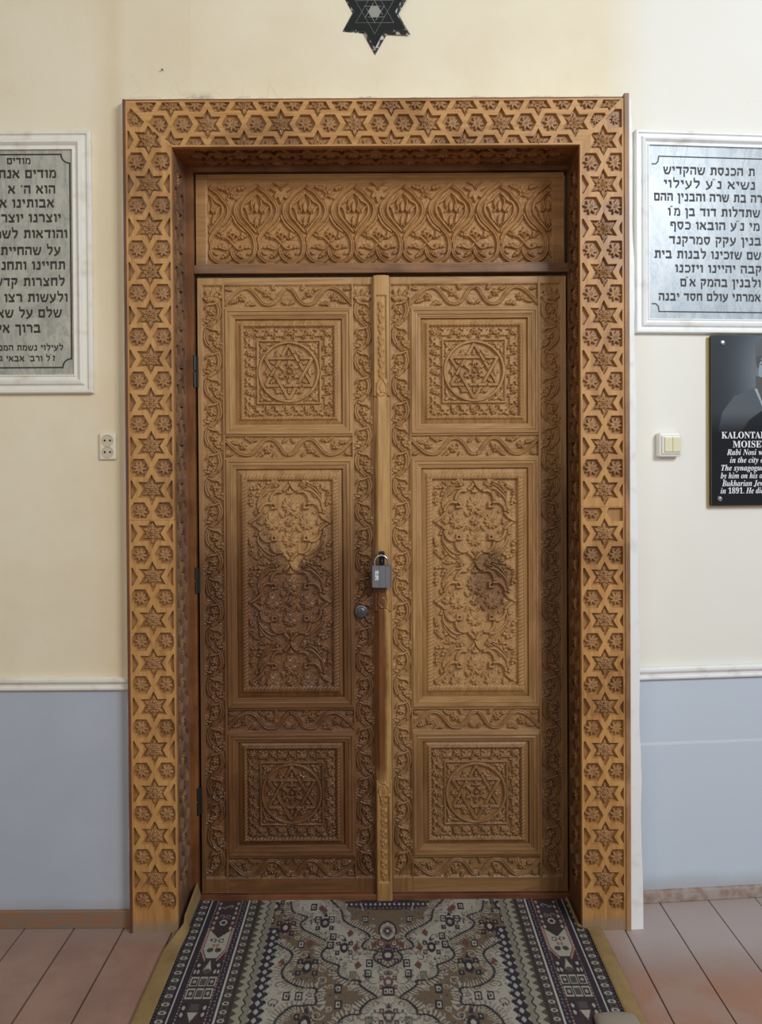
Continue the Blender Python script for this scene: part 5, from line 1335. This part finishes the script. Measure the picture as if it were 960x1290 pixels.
# black granite portrait plaque with text
gr = vcol_mat('printed_black_granite', 0.16, 0, 0.6)
x0p, _ = RW(892.2, 530); zt = RW(925, 424)[1]; zb = RW(925, 636)[1]; wpl = 0.42
xs_ = np.linspace(892.2, 892.2 + wpl / 0.00272, 200); ys_ = np.linspace(424, 636, 260)
p_ = CG(xs_, ys_, (50, 55, 60))
XX = p_.xs[None, :] + 0 * p_.ys[:, None]; YY = p_.ys[:, None] + 0 * p_.xs[None, :]
print_sheen = np.exp(-((XX - 968) / 36) ** 2 - ((YY - 470) / 62) ** 2); p_.C += (print_sheen[..., None] * np.array(srgb(120, 130, 138))).astype(np.float32) * 0.85  # grey print background, lifted to paint in the stone's grey reflections
for (x, y, rx, ry, c) in ((972, 452, 23, 27, (84, 86, 90)), (974, 470, 21, 30, (148, 158, 164)), (947.5, 463, 2.6, 6.5, (110, 112, 114))): p_.ell(x, y, rx, ry, c)
p_.poly([(949, 450), (948, 436), (955, 428), (975, 425), (996, 430), (998, 450), (975, 446), (958, 449)], (98, 98, 100))
p_.poly([(949.5, 474), (957, 476), (968, 481), (980, 481), (992, 474), (994, 492), (985, 510), (972, 514), (958, 508), (949, 492)], (92, 88, 86))
p_.poly([(955, 460), (958.5, 458.5), (962, 460), (958.5, 461.8)], (60, 62, 66)); p_.stroke([(952.5, 457), (957, 455), (962, 456.5)], 1.4, (70, 70, 72)); p_.stroke([(980, 456.5), (986, 455), (991, 457)], 1.4, (70, 70, 72))
p_.poly([(981, 460), (985, 458.5), (989, 460), (985, 461.8)], (60, 62, 66)); p_.stroke([(971, 458), (968, 471), (973, 472.5)], 1.5, (104, 110, 114)); p_.stroke([(962, 477), (972, 479), (981, 477)], 2.2, (66, 62, 62))
p_.poly([(921, 500), (935, 494), (948, 490), (956, 505), (964, 522), (975, 545), (900, 545), (906, 520)], (88, 94, 100)); p_.poly([(948, 491), (951, 490), (958, 508), (972, 516), (986, 508), (994, 490), (998, 490), (985, 530), (972, 545), (962, 522)], (164, 172, 178))
p_.poly([(930, 545), (940, 530), (957, 518), (966, 530), (975, 560), (905, 560)], (34, 38, 44)); p_.poly([(994, 490), (1010, 495), (1030, 505), (1045, 545), (978, 545)], (88, 94, 100))
fade = np.clip((YY - 520) / 26, 0, 1)[..., None]; p_.C = p_.C * (1 - fade) + np.array(srgb(16, 17, 20)) * fade
Vp = np.zeros((260, 200, 3), np.float32); Vp[..., 0] = ((p_.xs - 892.2) * 0.00272)[None, :] - wpl / 2; Vp[..., 2] = (zt - zb) * (1 - (p_.ys - 424) / 212)[:, None]; Vp[..., 1] = -0.0222
ix = np.arange(260 * 200).reshape(260, 200); Q = np.stack([ix[:-1, :-1], ix[1:, :-1], ix[1:, 1:], ix[:-1, 1:]], -1).reshape(-1, 4)
o_p = RP + RE * (x0p + wpl / 2); o_p.z = zb; o_p.y -= 0.002
t = link('granite_plaque', None, None, o_p, (0, 0, RA)); tag(t, 'black granite plaque with engraved portrait of a capped bearded man and white lettering', 'plaque')
gran = new_mat('black_granite', srgb(20, 21, 24), 0.18, 0, 0.6)
sl = link('slab', box_data(-wpl / 2, wpl / 2, -0.022, -0.006, 0, zt - zb, 0.001, 'slab', gran), t)
pm = mesh_np('engraved_portrait', Vp.reshape(-1, 3), Q, gr); set_dye(pm, p_.C.reshape(-1, 3)); tag(link('engraved_portrait', pm, sl), 'grey engraved portrait of a bearded man in a round cap')
link('backing', box_data(-wpl / 2 - 0.006, wpl / 2, -0.006, 0.0, -0.004, zt - zb - 0.004, 0.001, 'backing', new_mat('yellowed_adhesive', srgb(190, 168, 112), 0.7)), t)
def bold(s, it):
    o = ''
    for ch in s:
        if 'A' <= ch <= 'Z': o += chr((0x1D468 if it else 0x1D400) + ord(ch) - 65)
        elif 'a' <= ch <= 'z': o += chr((0x1D482 if it else 0x1D41A) + ord(ch) - 97)
        elif '0' <= ch <= '9': o += chr(0x1D7CE + ord(ch) - 48)
        else: o += ch
    return o
wt_ = new_mat('white_engraved_paint', srgb(235, 235, 238), 0.5)
for (s, px, py, h, it, wd) in (('KALONTAR', 904.5, 552.5, 11.8, 0, 65), ('MOISEY', 918.5, 563.8, 11.8, 0, 50), ('Rabi Nosi was', 911, 573.3, 10.4, 1, 62), ('in the city of', 915, 583, 10.4, 1, 54), ('The synagogue C', 904, 592.8, 10.4, 1, 73),
                               ('by him on his own', 903.3, 602.6, 10.4, 1, 72), ('Bukharian Jewish', 905, 612.2, 10.4, 1, 73), ('in 1891. He died', 903.3, 621.4, 10.4, 1, 68)):
    m = text_data('inscription_line', bold(s, it), h * 0.00272, 'LEFT', 0.0006, 0.0, wt_, width=wd * 0.00272 * 0.89)
    mn = min(v.co.x for v in m.vertices); m.transform(Matrix.Translation((-mn, 0, 0)))
    a_x, a_z = RW(px, py); link('inscription_line', m, sl, (a_x - x0p - wpl / 2, -0.0223, a_z - zb))
scm = new_mat('screw_cap_steel', srgb(190, 190, 192), 0.25, 0.9)
for (px, py) in ((905.8, 433.3), (902.2, 627.8)):
    a_x, a_z = RW(px, py); link('screw_cap', cyl_data('screw_cap', 0, 0, 20, 'Y', scm, prof=[(0, 0), (0.0085, 0), (0.0085, 0.003), (0.006, 0.0055), (0.002, 0.0062), (0, 0.0062)]), sl, (a_x - x0p - wpl / 2, -0.022, a_z - zb))
# star plaque above the door
cs_ = at_y(472, 18, wy(0.0)); ws = (2.7 + wy(0.0)) / F
blk = new_mat('polished_black_stone', srgb(34, 35, 34), 0.22, 0, 0.5); chp = new_mat('chipped_stone_edge', srgb(112, 110, 112), 0.5); n = N(chp); n.pos()
n.col(n.mix(n.ss(n.noise(n.scaled(1, 1, 1), 70, 4), 0.52, 0.60), srgb(44, 44, 46), srgb(196, 192, 188)))
sp = link('star_plaque', None, None, (cs_.x, cs_.y - 0.001, cs_.z)); tag(sp, 'black polished stone six-pointed star fixed high on the wall above the door', 'star plaque')
SR = 51.5 * ws
def star_ring(R, k=0.577): return [((R if i % 2 == 0 else R * k) * math.sin(i * PI / 6), (R if i % 2 == 0 else R * k) * math.cos(i * PI / 6)) for i in range(12)]
A1 = star_ring(SR); A2 = star_ring(SR * 0.86)
V = [(x, 0, z) for x, z in A1] + [(x + random.uniform(-1, 1) * 0.0015, -0.014, z + random.uniform(-1, 1) * 0.0015) for x, z in A2]
link('chipped_rim', mesh_from('chipped_rim', V, [(i, (i + 1) % 12, 12 + (i + 1) % 12, 12 + i) for i in range(12)], chp), sp)
face = link('polished_face', mesh_from('polished_face', [(x, -0.0141, z) for x, z in A2], [tuple(range(12))[::-1]], blk), sp)
gry = new_mat('engraved_grey_line', srgb(150, 150, 140), 0.5)
SRi = 27.5 * ws
def seg(name, pts, closed, w=0.0017): return link(name, strip_loop(name, pts, w, 0.0008, gry, closed), face, (0, -0.0143, 0))
T1 = [(SRi * math.sin(a), SRi * math.cos(a)) for a in (0, 2 * PI / 3, 4 * PI / 3)]; T2 = [(-x, -z) for x, z in T1]
bw = 0.26
for Tt in (T1, T2):
    seg('engraved_triangle', Tt, True)
    # weaving inner edge of each strap
    for i in range(3):
        A, B, C_ = (np.array(Tt[(i + j) % 3]) for j in range(3))
        e = (B - A) / np.linalg.norm(B - A); nrm = np.array([-e[1], e[0]]); nrm = nrm if nrm @ (C_ - A) > 0 else -nrm
        o1 = A + nrm * SRi * bw; L_ = np.linalg.norm(B - A)
        seg('engraved_strap_line', [tuple(o1 + e * L_ * 0.23), tuple(o1 + e * L_ * 0.68)], False)
hx_ = [(SRi * 0.30 * math.cos(k * PI / 3), SRi * 0.30 * math.sin(k * PI / 3)) for k in range(6)]
link('engraved_hexagon', mesh_from('engraved_hexagon', [(x, -0.0144, z) for x, z in hx_], [tuple(range(6))], gry), face)
# double socket
so = LW(136.8, 562.3); pls = new_mat('cream_plastic', srgb(226, 216, 192), 0.35); hol = new_mat('socket_hole', srgb(20, 18, 16), 0.8)
sk = link('wall_socket', None, None, (so.x, WL, so.z)); tag(sk, 'cream double power socket on the cream wall left of the door', 'socket')
kx = sl_
pl_ = link('cover_plate', box_data(-10.3 * kx, 10.3 * kx, -0.010, 0.004, -16.6 * kx, 16.6 * kx, 0.004, 'cover_plate', pls), sk)
for dz in (7.3, -7.3):
    w_ = link('socket_well', cyl_data('socket_well', 0, 0, 32, 'Y', new_mat('socket_well_plastic', srgb(198, 186, 160), 0.45) if dz > 0 else bpy.data.materials['socket_well_plastic'],
              prof=[(0.0185, 0.0), (0.0185, 0.0022), (0.0172, 0.0022), (0.0165, 0.0004), (0, 0.0004)]), pl_, (0, -0.010, dz * kx))
    for dx in (-3.4, 3.4): link('socket_hole', cyl_data('socket_hole', 0.0032, 0.0012, 14, 'Y', hol), w_, (dx * kx, -0.0004, 0))
link('screw', cyl_data('screw', 0.0018, 0.0012, 10, 'Y', metal), pl_, (0, -0.010, 0))
# light switch
tsw, zsw = RW(839.5, 560.5); psw = RP + RE * tsw
sw = link('light_switch', None, None, (psw.x, psw.y, zsw), (0, 0, RA)); tag(sw, 'double rocker light switch, cream rockers in a white box, right of the door', 'light switch')
wp_ = new_mat('aged_white_plastic', srgb(226, 224, 214), 0.35); cp_ = new_mat('cream_rocker_plastic', srgb(226, 220, 184), 0.35)
link('switch_box', box_data(-14.5 * sr, 14.5 * sr, -0.030, 0.0, -15 * sr, 15 * sr, 0.007, 'switch_box', wp_), sw)
pf = link('face_plate', box_data(-11.5 * sr, 13.5 * sr, -0.035, -0.028, -11.5 * sr, 11 * sr, 0.003, 'face_plate', wp_), sw)
for (a, b) in ((-8.5, 1.6), (1.9, 12)): link('rocker', box_data(a * sr, b * sr, -0.0395, -0.034, -9 * sr, 9.5 * sr, 0.0022, 'rocker', cp_), pf)
